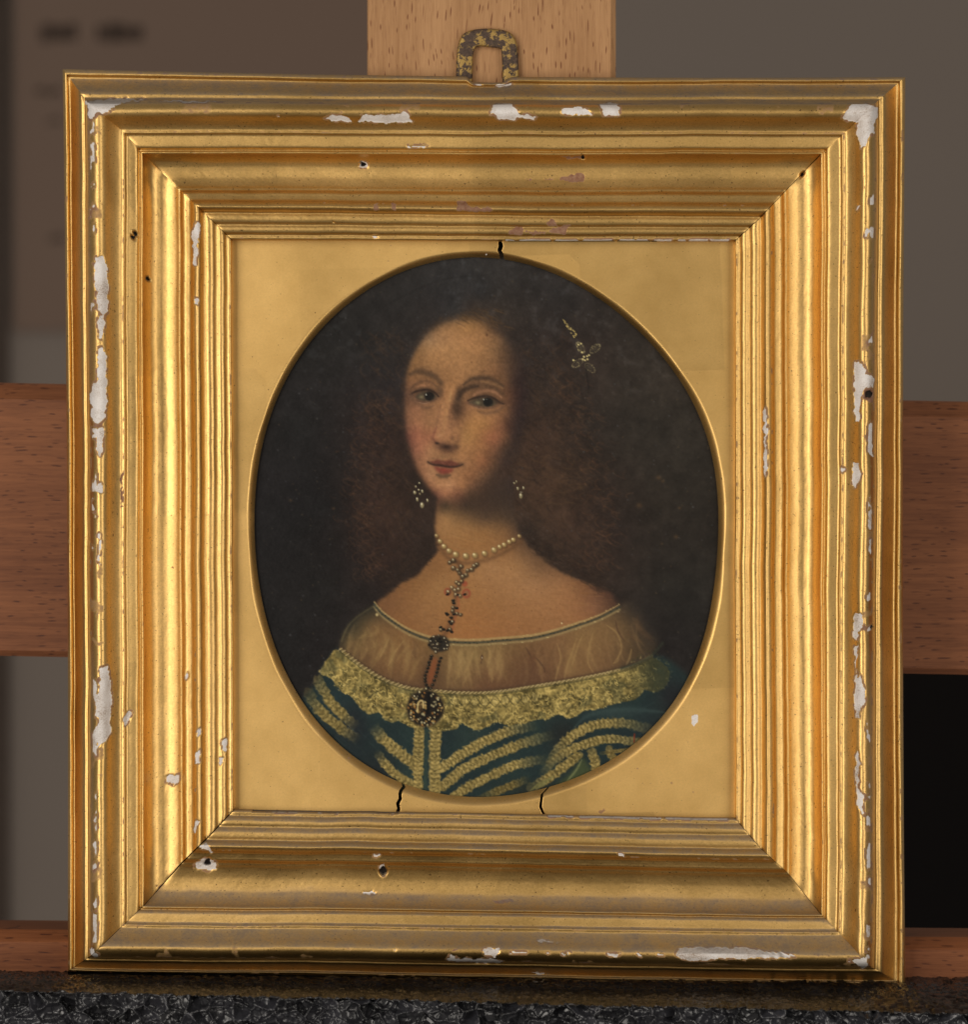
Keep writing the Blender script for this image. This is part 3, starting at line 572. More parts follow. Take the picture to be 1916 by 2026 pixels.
# ---------------------------------------------------------------- materials
class NT:
    def __init__(s, name):
        s.m = bpy.data.materials.new(name); s.m.use_nodes = True; s.t = s.m.node_tree; s.N = s.t.nodes; s.b = s.N['Principled BSDF']; s.out = s.N['Material Output']
    def n(s, typ, **k):
        o = s.N.new(typ)
        for a, v in k.items():
            if a.startswith('i_'): 
                q = a[2:]; o.inputs[int(q) if q.isdigit() else q.replace('_', ' ')].default_value = v
            else: setattr(o, a, v)
        return o
    def l(s, a, b): s.t.links.new(a, b)
    def noise(s, vec, scale, detail=4, rough=.55, dist=0):
        o = s.n('ShaderNodeTexNoise'); o.inputs['Scale'].default_value = scale; o.inputs['Detail'].default_value = detail; o.inputs['Roughness'].default_value = rough; o.inputs['Distortion'].default_value = dist
        if vec: s.l(vec, o.inputs['Vector'])
        return o.outputs['Fac']
    def ramp(s, f, stops):
        o = s.n('ShaderNodeValToRGB'); e = o.color_ramp.elements
        while len(e) < len(stops): e.new(.5)
        for i, (p, c) in enumerate(stops): e[i].position = p; e[i].color = tuple(c)+(1,) if len(c) == 3 else c
        s.l(f, o.inputs[0]); return o.outputs[0]
    def mix(s, f, a, b, mode='MIX'):
        o = s.n('ShaderNodeMix', data_type='RGBA', blend_type=mode)
        for i, v in ((0, f), (6, a), (7, b)):
            if hasattr(v, 'is_output'): s.l(v, o.inputs[i])
            else: o.inputs[i].default_value = v if not isinstance(v, tuple) or len(v) == 4 else v+(1,)
        return o.outputs[2]
    def math(s, op, a, b=0., c=0., clamp=False):
        o = s.n('ShaderNodeMath', operation=op, use_clamp=clamp)
        for i, v in enumerate((a, b, c)):
            if hasattr(v, 'is_output'): s.l(v, o.inputs[i])
            else: o.inputs[i].default_value = v
        return o.outputs[0]
    def maprange(s, f, a, b, c, d, smooth=False):
        o = s.n('ShaderNodeMapRange'); o.interpolation_type = 'SMOOTHSTEP' if smooth else 'LINEAR'
        s.l(f, o.inputs[0])
        for i, v in enumerate((a, b, c, d)): o.inputs[i+1].default_value = v
        return o.outputs[0]
    def coord(s, scale=(1, 1, 1), rot=(0, 0, 0)):
        t = s.n('ShaderNodeTexCoord'); m = s.n('ShaderNodeMapping'); m.inputs['Scale'].default_value = scale; m.inputs['Rotation'].default_value = rot
        g = s.n('ShaderNodeNewGeometry'); s.l(g.outputs['Position'], m.inputs['Vector']); return m.outputs[0]
    def bump(s, f, strength, dist, prev=None):
        o = s.n('ShaderNodeBump'); o.inputs['Strength'].default_value = strength; o.inputs['Distance'].default_value = dist; s.l(f, o.inputs['Height'])
        if prev: s.l(prev, o.inputs['Normal'])
        return o.outputs[0]
    def set(s, **k):
        for a, v in k.items():
            i = s.b.inputs[a.replace('_', ' ')]
            if hasattr(v, 'is_output'): s.l(v, i)
            else: i.default_value = v if not (isinstance(v, tuple) and len(v) == 3 and i.type == 'RGBA') else v+(1,)
PX = 1/S
def sc(px): return 1.0/(px*S)       # noise scale for features of about px photo pixels
def plain(name, rgb, rough=.6, spec=.3, var=.12, px=60):
    t = NT(name); v = t.noise(t.coord(), sc(px), 4); c = lin(rgb)
    t.set(Base_Color=t.ramp(v, [(.25, tuple(c*(1-var))), (.75, tuple(c*(1+var)))]), Roughness=rough, Specular_IOR_Level=spec); return t.m

def gold_material(name, flat=False):
    t = NT(name); P = t.coord()
    at = t.n('ShaderNodeVertexColor', layer_name='wear'); sep = t.n('ShaderNodeSeparateColor'); t.l(at.outputs['Color'], sep.inputs[0])
    fine = t.noise(P, sc(7), 3, .6); mid = t.noise(P, sc(40), 4, .55); big = t.noise(P, sc(260), 3, .5); gr = t.noise(P, sc(2.6), 2, .6)
    def edge(ch, w=.18):
        j = t.math('ADD', sep.outputs[ch], t.math('MULTIPLY', t.math('SUBTRACT', fine, .5), .55)); return t.maprange(j, .5-w, .5+w, 0, 1, True)
    ges, bole, dark = edge(0, .10), edge(1, .22), edge(2, .15)
    # leaf: old water gilding, rubbed thinner in patches so that the warm bole tints it
    leaf = t.ramp(t.math('ADD', t.math('MULTIPLY', mid, .35), t.math('MULTIPLY', big, .65)), [(.30, GOLD_A), (.70, GOLD_B)])
    rub = t.maprange(t.math('ADD', t.math('MULTIPLY', gr, .65), t.math('MULTIPLY', mid, .35)), .60, .72, 0, .55, True)
    grain = t.noise(P, sc(3.6), 3, .75); leaf = t.mix(t.maprange(grain, .38, .62, 0, .14 if flat else .34), leaf, tuple(v*.62 for v in GOLD_A))
    lv = t.n('ShaderNodeTexVoronoi', feature='F1', distance='CHEBYCHEV'); lv.inputs['Scale'].default_value = sc(300); lv.inputs['Randomness'].default_value = .55; t.l(t.coord(rot=(0, .03, 0)), lv.inputs['Vector']); ls = t.n('ShaderNodeSeparateColor'); t.l(lv.outputs['Color'], ls.inputs[0])
    leaf = t.mix(t.maprange(ls.outputs[0], 0, 1, 0, .22), leaf, tuple(v*.72 for v in GOLD_A))
    leaf = t.mix(rub, leaf, (.40, .20, .075))
    speck = t.maprange(t.noise(P, sc(4), 1, .4), *((.74, .77) if flat else (.70, .74)), 0, .75, True)
    leaf = t.mix(speck, leaf, (.10, .055, .025))
    rough = t.maprange(t.math('ADD', t.math('MULTIPLY', gr, .5), t.math('MULTIPLY', big, .5)), .3, .7, *(ROUGH_FLAT if flat else ROUGH_RAIL))
    rough = t.math('ADD', rough, t.math('MULTIPLY', rub, .12)); rough = t.math('ADD', rough, t.maprange(ls.outputs[1], 0, 1, -.03, .04))
    # dust lying on what faces up
    ge = t.n('ShaderNodeNewGeometry'); sx = t.n('ShaderNodeSeparateXYZ'); t.l(ge.outputs['Normal'], sx.inputs[0])
    up = t.maprange(t.math('ADD', sx.outputs[2], t.math('MULTIPLY', t.math('SUBTRACT', big, .5), .5)), .10, .46, 0, 1, True)
    up = t.math('MULTIPLY', up, t.maprange(t.math('ADD', t.math('MULTIPLY', fine, .6), mid), .6, 1.0, DUST_LO, DUST_HI)); up = t.math('MULTIPLY', up, at.outputs['Alpha'])
    M = t.math('MULTIPLY', t.math('SUBTRACT', 1.0, ges), t.math('SUBTRACT', 1.0, bole)); M = t.math('MULTIPLY', M, t.math('SUBTRACT', 1.0, dark))
    col = leaf
    col = t.mix(bole, col, t.ramp(fine, [(.3, (.20, .085, .045)), (.7, (.33, .19, .115))]))
    col = t.mix(ges, col, t.ramp(t.math('ADD', t.math('MULTIPLY', mid, .6), t.math('MULTIPLY', gr, .4)), [(.32, (.34, .25, .18)), (.43, (.64, .58, .53)), (.58, (.80, .76, .73))]))
    col = t.mix(dark, col, (.020, .013, .010)); col = t.mix(up, col, DUST_COL)
    t.set(Base_Color=col, Metallic=t.math('MULTIPLY', M, t.math('SUBTRACT', 1.0, t.math('MULTIPLY', up, .9))))
    r = t.mix(t.math('SUBTRACT', 1.0, M), rough, (.8, .8, .8)); r = t.mix(up, r, (.75, .75, .75)); t.set(Roughness=r, Specular_IOR_Level=.35)
    nb = t.bump(gr, .30 if not flat else .16, .00002); nb = t.bump(mid, .12 if not flat else .05, .00005, nb); nb = t.bump(ges, .3, -.00008, nb); t.set(Normal=nb)
    return t.m
def wood_material(name, dark, light, fleck, axis, seed):
    t = NT(name); k = (sc(6), sc(6), sc(120)) if axis == 'z' else (sc(120), sc(6), sc(6))
    P = t.coord(k); Q = t.coord()
    g = t.noise(P, 1., 4, .6); wide = t.noise(t.coord((sc(90), sc(90), sc(900)) if axis == 'z' else (sc(900), sc(90), sc(90))), 1., 4, .55, .6)
    base = t.ramp(t.math('ADD', t.math('MULTIPLY', g, .45), t.math('MULTIPLY', wide, .55)), [(.33, tuple(lin(dark))), (.66, tuple(lin(light)))])
    # short dark rays of the beech
    v = t.n('ShaderNodeTexVoronoi', feature='F1', voronoi_dimensions='2D'); ge = t.n('ShaderNodeNewGeometry'); sx = t.n('ShaderNodeSeparateXYZ'); t.l(ge.outputs['Position'], sx.inputs[0])
    al, ac = (sx.outputs[2], sx.outputs[0]) if axis == 'z' else (sx.outputs[0], sx.outputs[2])
    wob = t.noise(Q, sc(70), 2); wob2 = t.noise(Q, sc(300), 2)
    cb = t.n('ShaderNodeCombineXYZ'); t.l(t.math('ADD', t.math('MULTIPLY', ac, sc(FLECK_W)), t.math('MULTIPLY', wob2, 6.)), cb.inputs[0]); t.l(t.math('ADD', t.math('MULTIPLY', al, sc(FLECK_L)), t.math('MULTIPLY', wob, 1.5)), cb.inputs[1])
    t.l(cb.outputs[0], v.inputs['Vector']); v.inputs['Scale'].default_value = 1.; v.inputs['Randomness'].default_value = 1.
    rnd = t.n('ShaderNodeSeparateColor'); t.l(v.outputs['Color'], rnd.inputs[0])
    ln = t.math('MULTIPLY', t.maprange(v.outputs['Distance'], .08, .22, 1, 0, True), t.maprange(rnd.outputs[0], .2, .85, .1, 1))
    base = t.mix(t.math('MULTIPLY', ln, .85), base, tuple(lin(fleck)))
    fi = t.noise(P, 3.2, 2, .6); base = t.mix(t.maprange(fi, .52, .72, 0, .28, True), base, tuple(lin(fleck)))
    t.set(Base_Color=base, Roughness=.5, Specular_IOR_Level=.25, Normal=t.bump(t.math('ADD', g, t.math('MULTIPLY', ln, -1.)), .2, .00004)); return t.m

# ================================================================ surroundings
wall_m = plain('painted_wall', WALL, .9, .1, .05, 4000)
K = (DC+12000)/DC
def far_box(name, x0, y0, x1, y1, h, depth, mat, parent=None):
    a = W(x0, y0, h); b = W(x1, y1, h); y2 = a[1]+depth
    bm = bmesh.new(); bmesh.ops.create_cube(bm, size=1)
    for v in bm.verts: v.co = (a[0] if v.co.x < 0 else b[0], a[1] if v.co.y < 0 else y2, b[2] if v.co.z < 0 else a[2])
    bmesh.ops.bevel(bm, geom=bm.edges[:], offset=min(.002, abs(b[0]-a[0])*.1, depth*.3, abs(a[2]-b[2])*.1), segments=2, affect='EDGES')
    me = bpy.data.meshes.new(name); bm.to_mesh(me); bm.free(); return link(name, me, mat, parent, False)
wall = far_box('wall', -2500, -2500, 4500, 4500, -12000, .1, wall_m); wall['kind'] = 'structure'
sheet = far_box('notice_sheet', 26, -700, 900, 655, -11960, .003, plain('brown_paper', SHEET, .85, .1, .04, 3000))
tag(sheet, 'large brown notice sheet pinned to the wall behind the easel', 'notice')
ink = plain('ink', (58,48,43), .8, .1)
rr = random.Random(3)
for x0, x1, y0, y1 in ((80,150,46,86), (192,282,44,86), (72,118,172,192), (92,126,232,248), (98,128,462,480)):
    x = x0
    while x < x1-4:
        wv = rr.uniform(5, 9); far_box('letter_stroke', x, y0+rr.uniform(0, 8), x+wv, y1-rr.uniform(0, 8), -11954, .0006, ink, sheet); x += wv+rr.uniform(2, 5)
tr = far_box('wall_trim', -260, -2400, 12, 4400, -11900, .03, plain('dark_trim', (84,72,64), .8, .2)); tag(tr, 'dark upright strip at the left edge of the wall', 'trim')
cab = far_box('cabinet', 1100, 1290, 3400, 4400, -10500, .15, plain('black_cabinet', (14,10,9), .7, .1)); tag(cab, 'black cabinet low down behind the easel on the right', 'cabinet')  # near-black box standing in front of the wall

# ================================================================ easel
easel = empty('easel', W(958, 2300, -150)); tag(easel, 'beech wood easel with a broad post and two cross bars behind the frame', 'easel')
wp = wood_material('beech_post', POST_D, POST_L, POST_F, 'z', 1); wb = wood_material('beech_bar', BAR_D, BAR_L, BAR_F, 'x', 2)
k1 = (DC+72)/DC
def ux(p, h): return 958+(p-958)*(DC-h)/DC
def uy(p, h): return 1013+(p-1013)*(DC-h)/DC
prism('post', [(ux(727,-72), -76), (ux(730,-72), -72), (ux(1209,-72), -72), (ux(1219,-80), -84), (ux(1219,-80), -300), (ux(727,-72), -300)], -600, 2600, wp, easel, 'y')
def bar(name, yt, y0, y1, yb, h, th, slope): return prism(name, [(uy(yt,h-40), h-42), (uy(yt,h-40)+3, h-36), (uy(y0,h)-3, h-3), (uy(y0,h), h), (uy(y1,h), h), (uy(y1,h)+2, h-2), (uy(yb,h-14), h-14), (uy(yb,h-14), h-th), (uy(yt,h-40), h-th)], -900, 2800, wb, easel, 'x', slope)
bar('crossbar', 776, 808, 1305, 1316, -310, 300, .0195)
bar('lower_bar', 1846, 1871, 1990, 2010, -80, 220, .0085)

# ================================================================ black foam pad
def worley(X, Y, cell, seed, sx=1.0):
    rs = np.random.RandomState(seed); gx = X/(cell*sx); gy = Y/cell; ix = np.floor(gx).astype(int); iy = np.floor(gy).astype(int)
    N = 128; RX = rs.rand(N, N); RY = rs.rand(N, N); A = rs.rand(N, N)-.5; B = rs.rand(N, N)-.5; C = rs.rand(N, N)
    F1 = np.full(X.shape, 9.); F2 = np.full(X.shape, 9.); tx = np.zeros(X.shape); ty = np.zeros(X.shape); dx1 = np.zeros(X.shape); dy1 = np.zeros(X.shape); cc = np.zeros(X.shape)
    for i in (-1, 0, 1):
        for j in (-1, 0, 1):
            a, b = (iy+j) % N, (ix+i) % N; dx = gx-(ix+i+RX[a, b]); dy = gy-(iy+j+RY[a, b]); d = np.hypot(dx, dy)
            n = d < F1; F2 = np.where(n, F1, np.minimum(F2, d)); F1 = np.where(n, d, F1); tx = np.where(n, A[a, b], tx); ty = np.where(n, B[a, b], ty); dx1 = np.where(n, dx, dx1); dy1 = np.where(n, dy, dy1); cc = np.where(n, C[a, b], cc)
    return F1, F2, tx*dx1+ty*dy1, cc
def foam():
    xs = np.arange(-120, 2040, 1.7)
    nt, nf = 64, 84
    q = np.concatenate([np.linspace(0, 1, nt, endpoint=False), 1+np.linspace(0, 1, nf)])
    X, Q = np.meshgrid(xs, q); tt = np.clip(Q, 0, 1); ff = np.clip(Q-1, 0, 1); f = (X-0)/1916.
    hb, hf = -78., 330.
    yb = 1918+13*f; yf = 1955+48*f+5*(vnoise(X, X*0, 260, 5, 2)-.5)
    h = hb+(hf-hb)*tt; y3b = 1013+(yb-1013)*(DC-hb)/DC; y3f = 1013+(yf-1013)*(DC-hf)/DC
    Y3 = y3b+(y3f-y3b)*tt+ff*150
    n = sstep(0, .03, ff)
    U, V = X, ff*150
    F1, F2, tilt, cc = worley(U+9*vnoise(U, V, 24, 3), V+9*vnoise(U, V, 24, 4), 31, 8, 1.3); G1, G2, t2, c2 = worley(U+300, V+77, 15, 9)
    wallr = np.exp(-((F2-F1)/.10)**2); w2 = np.exp(-((G2-G1)/.14)**2)
    depth = -18*(1-wallr)*(.4+.6*cc)*np.clip(1.3-F1*1.1, .1, 1)+tilt*62*(1-wallr) - 4*(1-w2)*c2 + t2*16 + 8*(vnoise(U, V, 60, 12, 2)-.5)
    hh = h+n*depth
    # skin on top: shallow felted relief
    F1, F2, tl, cc2 = worley(X, tt*420, 13, 21, 1.4); rel = (2.*(vnoise(X, tt*420, 6, 22, 2)-.5)*2+5*tl*2 + 4*(1-F1*F1)*cc2)-5
    Y3 = Y3-(1-n)*rel*1.0
    V3 = np.stack([(X-958)*S, -hh*S, Z0+(1013-Y3)*S], -1)
    me = grid_mesh('foam_pad', V3, flip=True)
    top = np.clip(1-sstep(-.02, .05, Q-1), 0, 1)*(.6+.4*sstep(.15, .8, tt)); cattr(me, 'skin', np.stack([top, cc, wallr], -1))
    t = NT('black_foam'); at = t.n('ShaderNodeVertexColor', layer_name='skin'); sep = t.n('ShaderNodeSeparateColor'); t.l(at.outputs['Color'], sep.inputs[0])
    P = t.coord(); st = t.noise(t.coord((sc(26), sc(8), sc(8))), 1., 4, .65); br = t.noise(P, sc(90), 4)
    brown = t.ramp(t.math('ADD', t.math('MULTIPLY', st, .6), t.math('MULTIPLY', br, .4)), [(.36, (.006, .005, .005)), (.5, (.014, .012, .011)), (.68, (.050, .040, .034))])
    blk = t.ramp(sep.outputs[1], [(0., (.008, .008, .009)), (1., (.036, .036, .042))])
    t.set(Base_Color=t.mix(sep.outputs[0], blk, brown), Roughness=t.mix(sep.outputs[0], (.19, .19, .19), (.30, .30, .30)), Specular_IOR_Level=.6, Coat_Weight=t.math('MULTIPLY', t.math('SUBTRACT', 1.0, sep.outputs[0]), .15), Coat_Roughness=.05)
    t.set(Normal=t.bump(t.noise(P, sc(9), 2, .5), .2, .00012))
    o = link('foam_pad', me, t.m, None, True)
    return tag(o, 'black shiny cellular foam pad the gilt frame stands on', 'foam pad')
foam()
# ================================================================ gilt frame
frame = empty('picture_frame', W(958, 1935, 0)); tag(frame, 'gilded moulded picture frame with white chips, holding the oval portrait', 'frame')
gold_rail = gold_material('gold_leaf_moulding'); gold_flat = gold_material('gold_leaf_flat', True)
RINGS = [(0,   (124,137), (1792,153), (1792,1950), (134,1921)), (51,  (174,203), (1733,205), (1724,1912), (180,1890)),
         (111, (244,261), (1671,265), (1662,1846), (244,1829)), (149, (282,304), (1626,306), (1626,1810), (284,1791)),
         (220, (353,373), (1557,377), (1562,1730), (358,1708)), (277, (405,422), (1505,432), (1505,1678), (409,1658)),
         (325, (459,475), (1455,478), (1455,1619), (463,1601)), (332, (466,482), (1448,485), (1448,1612), (470,1594))]
PROFILE = [(0,-90),(0,-60),(0,-32),(2,-24),(5,-20),(8.5,-20),(10,-24),(11,-28),(13,-29),(18,-25),(24,-14),(29,0),(31.5,8),(33.5,14),(37,18),(41,18.5),(43.5,17),(45,18),(46.5,30),(48.5,54),(50.5,72),(53,81),(57,88),(62,92),(68,93.5),(74,92),(80,87.5),(88,79),(97,71.5),(104,67),(109,65),(110,67),(112,68),(114,66.5),(115,63),(117,61.5),(128,61.5),(138,60.5),(140.5,58),(142,53),(143.5,51.5),(145,55),(147,57.5),(149,56.5),(150,53.5),(151.5,49),(154,43),(159,36),(166,30),(175,26),(187,24),(198,24.5),(208,27),(215,29.5),(218.5,31),(220,33.5),(222,34),(223.5,32.5),(226,33),(227.5,36),(229.5,39.5),(233,42),(238,43),(243,43.5),(246,43.5),(247.5,45),(249,50),(252,56.5),(257,60),(261,60.8),(266,59),(270,54.5),(272,48),(274,42),(276,40.5),(278,42.5),(281,45.5),(287,46.5),(292,44.5),(295,40),(297,36),(298.5,36),(300.5,39.5),(304,42),(309,41.5),(312.5,38.5),(314.5,33),(316,30.5),(317.5,31.5),(319.5,35),(322,35.5),(324.5,32.5),(325.5,24),(326.5,10),(327,-4)]
def resample(P, step):
    P = np.array(P, float); d = np.r_[0, np.cumsum(np.hypot(*(P[1:]-P[:-1]).T))]; n = int(d[-1]/step)
    s = np.linspace(0, d[-1], n); u = np.interp(s, d, P[:, 0]); h = np.interp(s, d, P[:, 1])
    k = np.array([1, 4, 6, 4, 1])/16.
    for a in (u, h): a[2:-2] = np.convolve(a, k, 'valid')
    return u, h
PU, PH = resample(PROFILE, 2.3); PH = np.where(PH > 12, 12+(PH-12)*1.22, PH)
_t = np.interp(PU, [222, 236, 262, 275, 290, 307, 321, 324], [52, 52, 70, 56, 52, 46, 39, 38]); _k = sstep(222, 232, PU)*sstep(325, 322, PU); PH = PH*(1-_k*.42)+_t*_k*.42
ru = [r[0] for r in RINGS]
def corner(i, u): return np.interp(u, ru, [r[i][0] for r in RINGS]), np.interp(u, ru, [r[i][1] for r in RINGS])
def crop(ox, oy, pts, k=2.68): return [(ox+x/k, oy+y/k) for x, y in pts]
C1, C2, C3, C4, C5, C6, C7, C8 = (0,0), (620,0), (1216,0), (0,640), (1216,640), (0,1286), (620,1286), (1216,1286)
GESSO = [(C2,[(62,630),(90,616),(170,616),(205,645),(100,645)]),(C2,[(235,648),(265,612),(500,603),(525,648),(400,655)]),(C2,[(930,608),(950,556),(1050,550),(1080,580),(1105,608),(1175,615),(1172,632),(1080,625),(1060,637),(985,632),(960,605)]),
 (C2,[(1318,595),(1340,572),(1430,567),(1485,610),(1320,612)]),(C2,[(1520,550),(1615,550),(1628,610),(1535,612),(1540,580)]),(C2,[(975,446),(1055,443),(1045,458),(960,460)]),(C2,[(850,450),(890,448),(885,458)]),(C2,[(470,776),(640,776),(560,786)]),(C2,[(310,1258),(345,1256),(330,1270)]),
 (C1,[(458,540),(620,522),(780,530),(650,545),(590,580),(560,600),(510,600),(490,630),(465,625)]),(C1,[(800,536),(1190,538),(1000,547)]),(C1,[(1460,618),(1495,616),(1480,628)]),
 (C1,[(505,1370),(545,1355),(570,1420),(570,1650),(540,1665),(510,1625),(518,1540),(500,1540)]),(C1,[(510,1700),(545,1665),(555,1720),(545,1800),(525,1790)]),(C1,[(515,1850),(545,1840),(560,1900),(556,1983),(552,2060),(530,2060),(518,1983)]),
 (C4,[(515,150),(535,130),(560,180),(560,290),(540,280),(515,230)]),(C4,[(490,320),(540,285),(565,300),(560,500),(520,540),(490,500),(480,400)]),(C4,[(515,570),(550,550),(545,680),(530,715),(515,690)]),(C4,[(513,845),(535,840),(545,890),(535,900),(515,885)]),(C4,[(521,1110),(537,1130),(532,1290),(521,1250)]),
 (C6,[(525,100),(580,85),(590,200),(585,440),(560,480),(515,520),(510,440),(525,380),(508,330),(515,250),(530,220)]),(C6,[(650,385),(670,325),(697,325),(695,360),(660,400)]),(C6,[(875,670),(950,660),(945,708),(885,700)]),(C6,[(1040,420),(1060,410),(1058,455),(1043,455)]),(C6,[(1035,540),(1060,525),(1065,600),(1040,605)]),(C6,[(1175,480),(1200,465),(1205,520),(1190,540),(1175,520)]),(C6,[(1158,570),(1180,580),(1170,610),(1158,610)]),(C6,[(1040,890),(1060,900),(1040,970),(1025,950)]),(C6,[(1060,1040),(1095,1020),(1125,1080),(1085,1055)]),(C6,[(1035,1130),(1090,1100),(1150,1120),(1155,1150),(1100,1165),(1045,1155)]),(C6,[(485,1570),(520,1625),(500,1630),(478,1600)]),(C6,[(980,118),(994,118),(992,155),(980,150)]),
 (C1,[(1018,1240),(1040,1185),(1058,1190),(1050,1320),(1040,1400),(1055,1420),(1020,1400),(1025,1330)]),(C1,[(1033,1588),(1057,1588),(1052,1622),(1035,1617)]),
 (C3,[(1215,620),(1260,555),(1345,550),(1405,575),(1395,620),(1375,650),(1380,715),(1355,705),(1330,780),(1310,790),(1285,700),(1300,650),(1240,640)]),(C3,[(1283,1085),(1302,1090),(1295,1122)]),(C3,[(1275,1920),(1300,1915),(1335,1960),(1322,1990),(1275,1990)]),(C3,[(1330,1215),(1350,1210),(1345,1260),(1332,1250)]),
 (C5,[(1275,210),(1300,205),(1320,250),(1365,280),(1380,300),(1370,340),(1330,340),(1305,420),(1300,520),(1280,520),(1270,400),(1275,330)]),(C5,[(1345,660),(1370,640),(1375,700),(1355,690)]),(C5,[(1265,745),(1295,740),(1310,800),(1280,870),(1265,860)]),(C5,[(790,455),(803,440),(812,580),(800,620),(812,760),(800,830),(790,760),(794,600)]),
 (C5,[(1255,1480),(1265,1530),(1310,1545),(1320,1610),(1295,1640),(1290,1700),(1275,1680),(1265,1640),(1275,1560)]),(C5,[(1270,1720),(1290,1700),(1285,1760),(1280,1850),(1295,1900),(1320,1930),(1330,1990),(1270,1990),(1280,1900)]),(C5,[(1205,762),(1222,765),(1218,785),(1204,782)]),
 (C8,[(1270,240),(1290,150),(1300,130),(1330,220),(1330,280),(1305,310),(1300,360),(1280,360),(1270,280)]),(C8,[(1283,500),(1302,600),(1292,720),(1322,770),(1318,880),(1295,830),(1283,740)]),
 (C8,[(322,1610),(345,1580),(430,1573),(700,1580),(860,1605),(985,1625),(870,1630),(760,1635),(600,1632),(430,1648),(330,1625)]),(C8,[(213,1615),(240,1607),(265,1615),(225,1627)]),(C8,[(1240,1645),(1330,1632),(1345,1670),(1320,1690),(1290,1665)]),(C8,[(115,1610),(135,1606),(150,1620),(130,1628)]),
 (C7,[(895,1590),(985,1580),(965,1630),(930,1620),(910,1615)]),(C7,[(705,1645),(735,1603),(750,1633),(960,1638),(1010,1650),(960,1662)]),(C7,[(1540,1612),(1645,1603),(1600,1626)]),(C7,[(1300,1607),(1365,1603),(1340,1619)]),(C7,[(1040,1596),(1150,1601),(1060,1606)]),(C7,[(1145,1705),(1260,1716),(1180,1720)]),(C7,[(1190,1539),(1330,1543),(1200,1550)]),(C7,[(1220,1604),(1262,1602),(1250,1612)]),
 (C7,[(310,1077),(365,1093),(330,1095)]),(C7,[(1620,1096),(1632,1070),(1658,1094)]),(C7,[(250,1288),(350,1281),(300,1298)]),(C7,[(410,1588),(440,1588),(430,1598)]),(C7,[(345,1140),(372,1128),(380,1150),(360,1160)]),(C7,[(365,1190),(390,1182),(385,1200)]),(C2,[(250,885),(262,850),(285,850),(288,890),(265,893)])]
BOLE = [(C2,[(1310,945),(1420,912),(1440,935),(1430,970),(1310,960)]),(C2,[(1220,952),(1280,942),(1270,955),(1220,962)]),(C2,[(1110,955),(1170,952),(1150,962)]),(C2,[(318,1080),(340,1085),(347,1115),(325,1117)]),(C2,[(413,1080),(447,1078),(440,1117),(425,1112)]),(C2,[(760,1070),(810,1070),(850,1100),(940,1098),(965,1116),(900,1120),(760,1120)]),(C2,[(1040,1222),(1080,1203),(1120,1215),(1110,1247),(1040,1247)]),(C2,[(1100,1225),(1240,1228),(1180,1247)]),(C2,[(1280,1205),(1362,1193),(1330,1247),(1250,1230)]),(C2,[(1240,1180),(1265,1160),(1300,1200),(1255,1200)]),(C2,[(1310,835),(1430,828),(1440,845),(1350,842)]),
 (C4,[(485,330),(530,340),(540,420),(500,440)]),(C3,[(1330,620),(1345,640),(1340,740),(1320,720),(1315,660)]),(C6,[(1075,1120),(1140,1125),(1120,1155),(1085,1150)]),(C4,[(640,800),(652,800),(650,980),(642,980)]),(C7,[(930,1330),(1010,1318),(1090,1328),(1000,1345)]),(C5,[(1330,345),(1375,360),(1370,430),(1320,400)]),(C6,[(820,1245),(870,1235),(850,1255)]),(C7,[(740,1585),(775,1578),(730,1610)])]
HOLES = [(720.7,324,5.2),(1155,311,4.2),(412,1705.5,7),(759,1720.5,8),(267,463,4.5),(293,552,4),(1589,345,3.6),(1719,781,6.5),(1725,1240,3.5),(263,470,3),(660,440,1)]
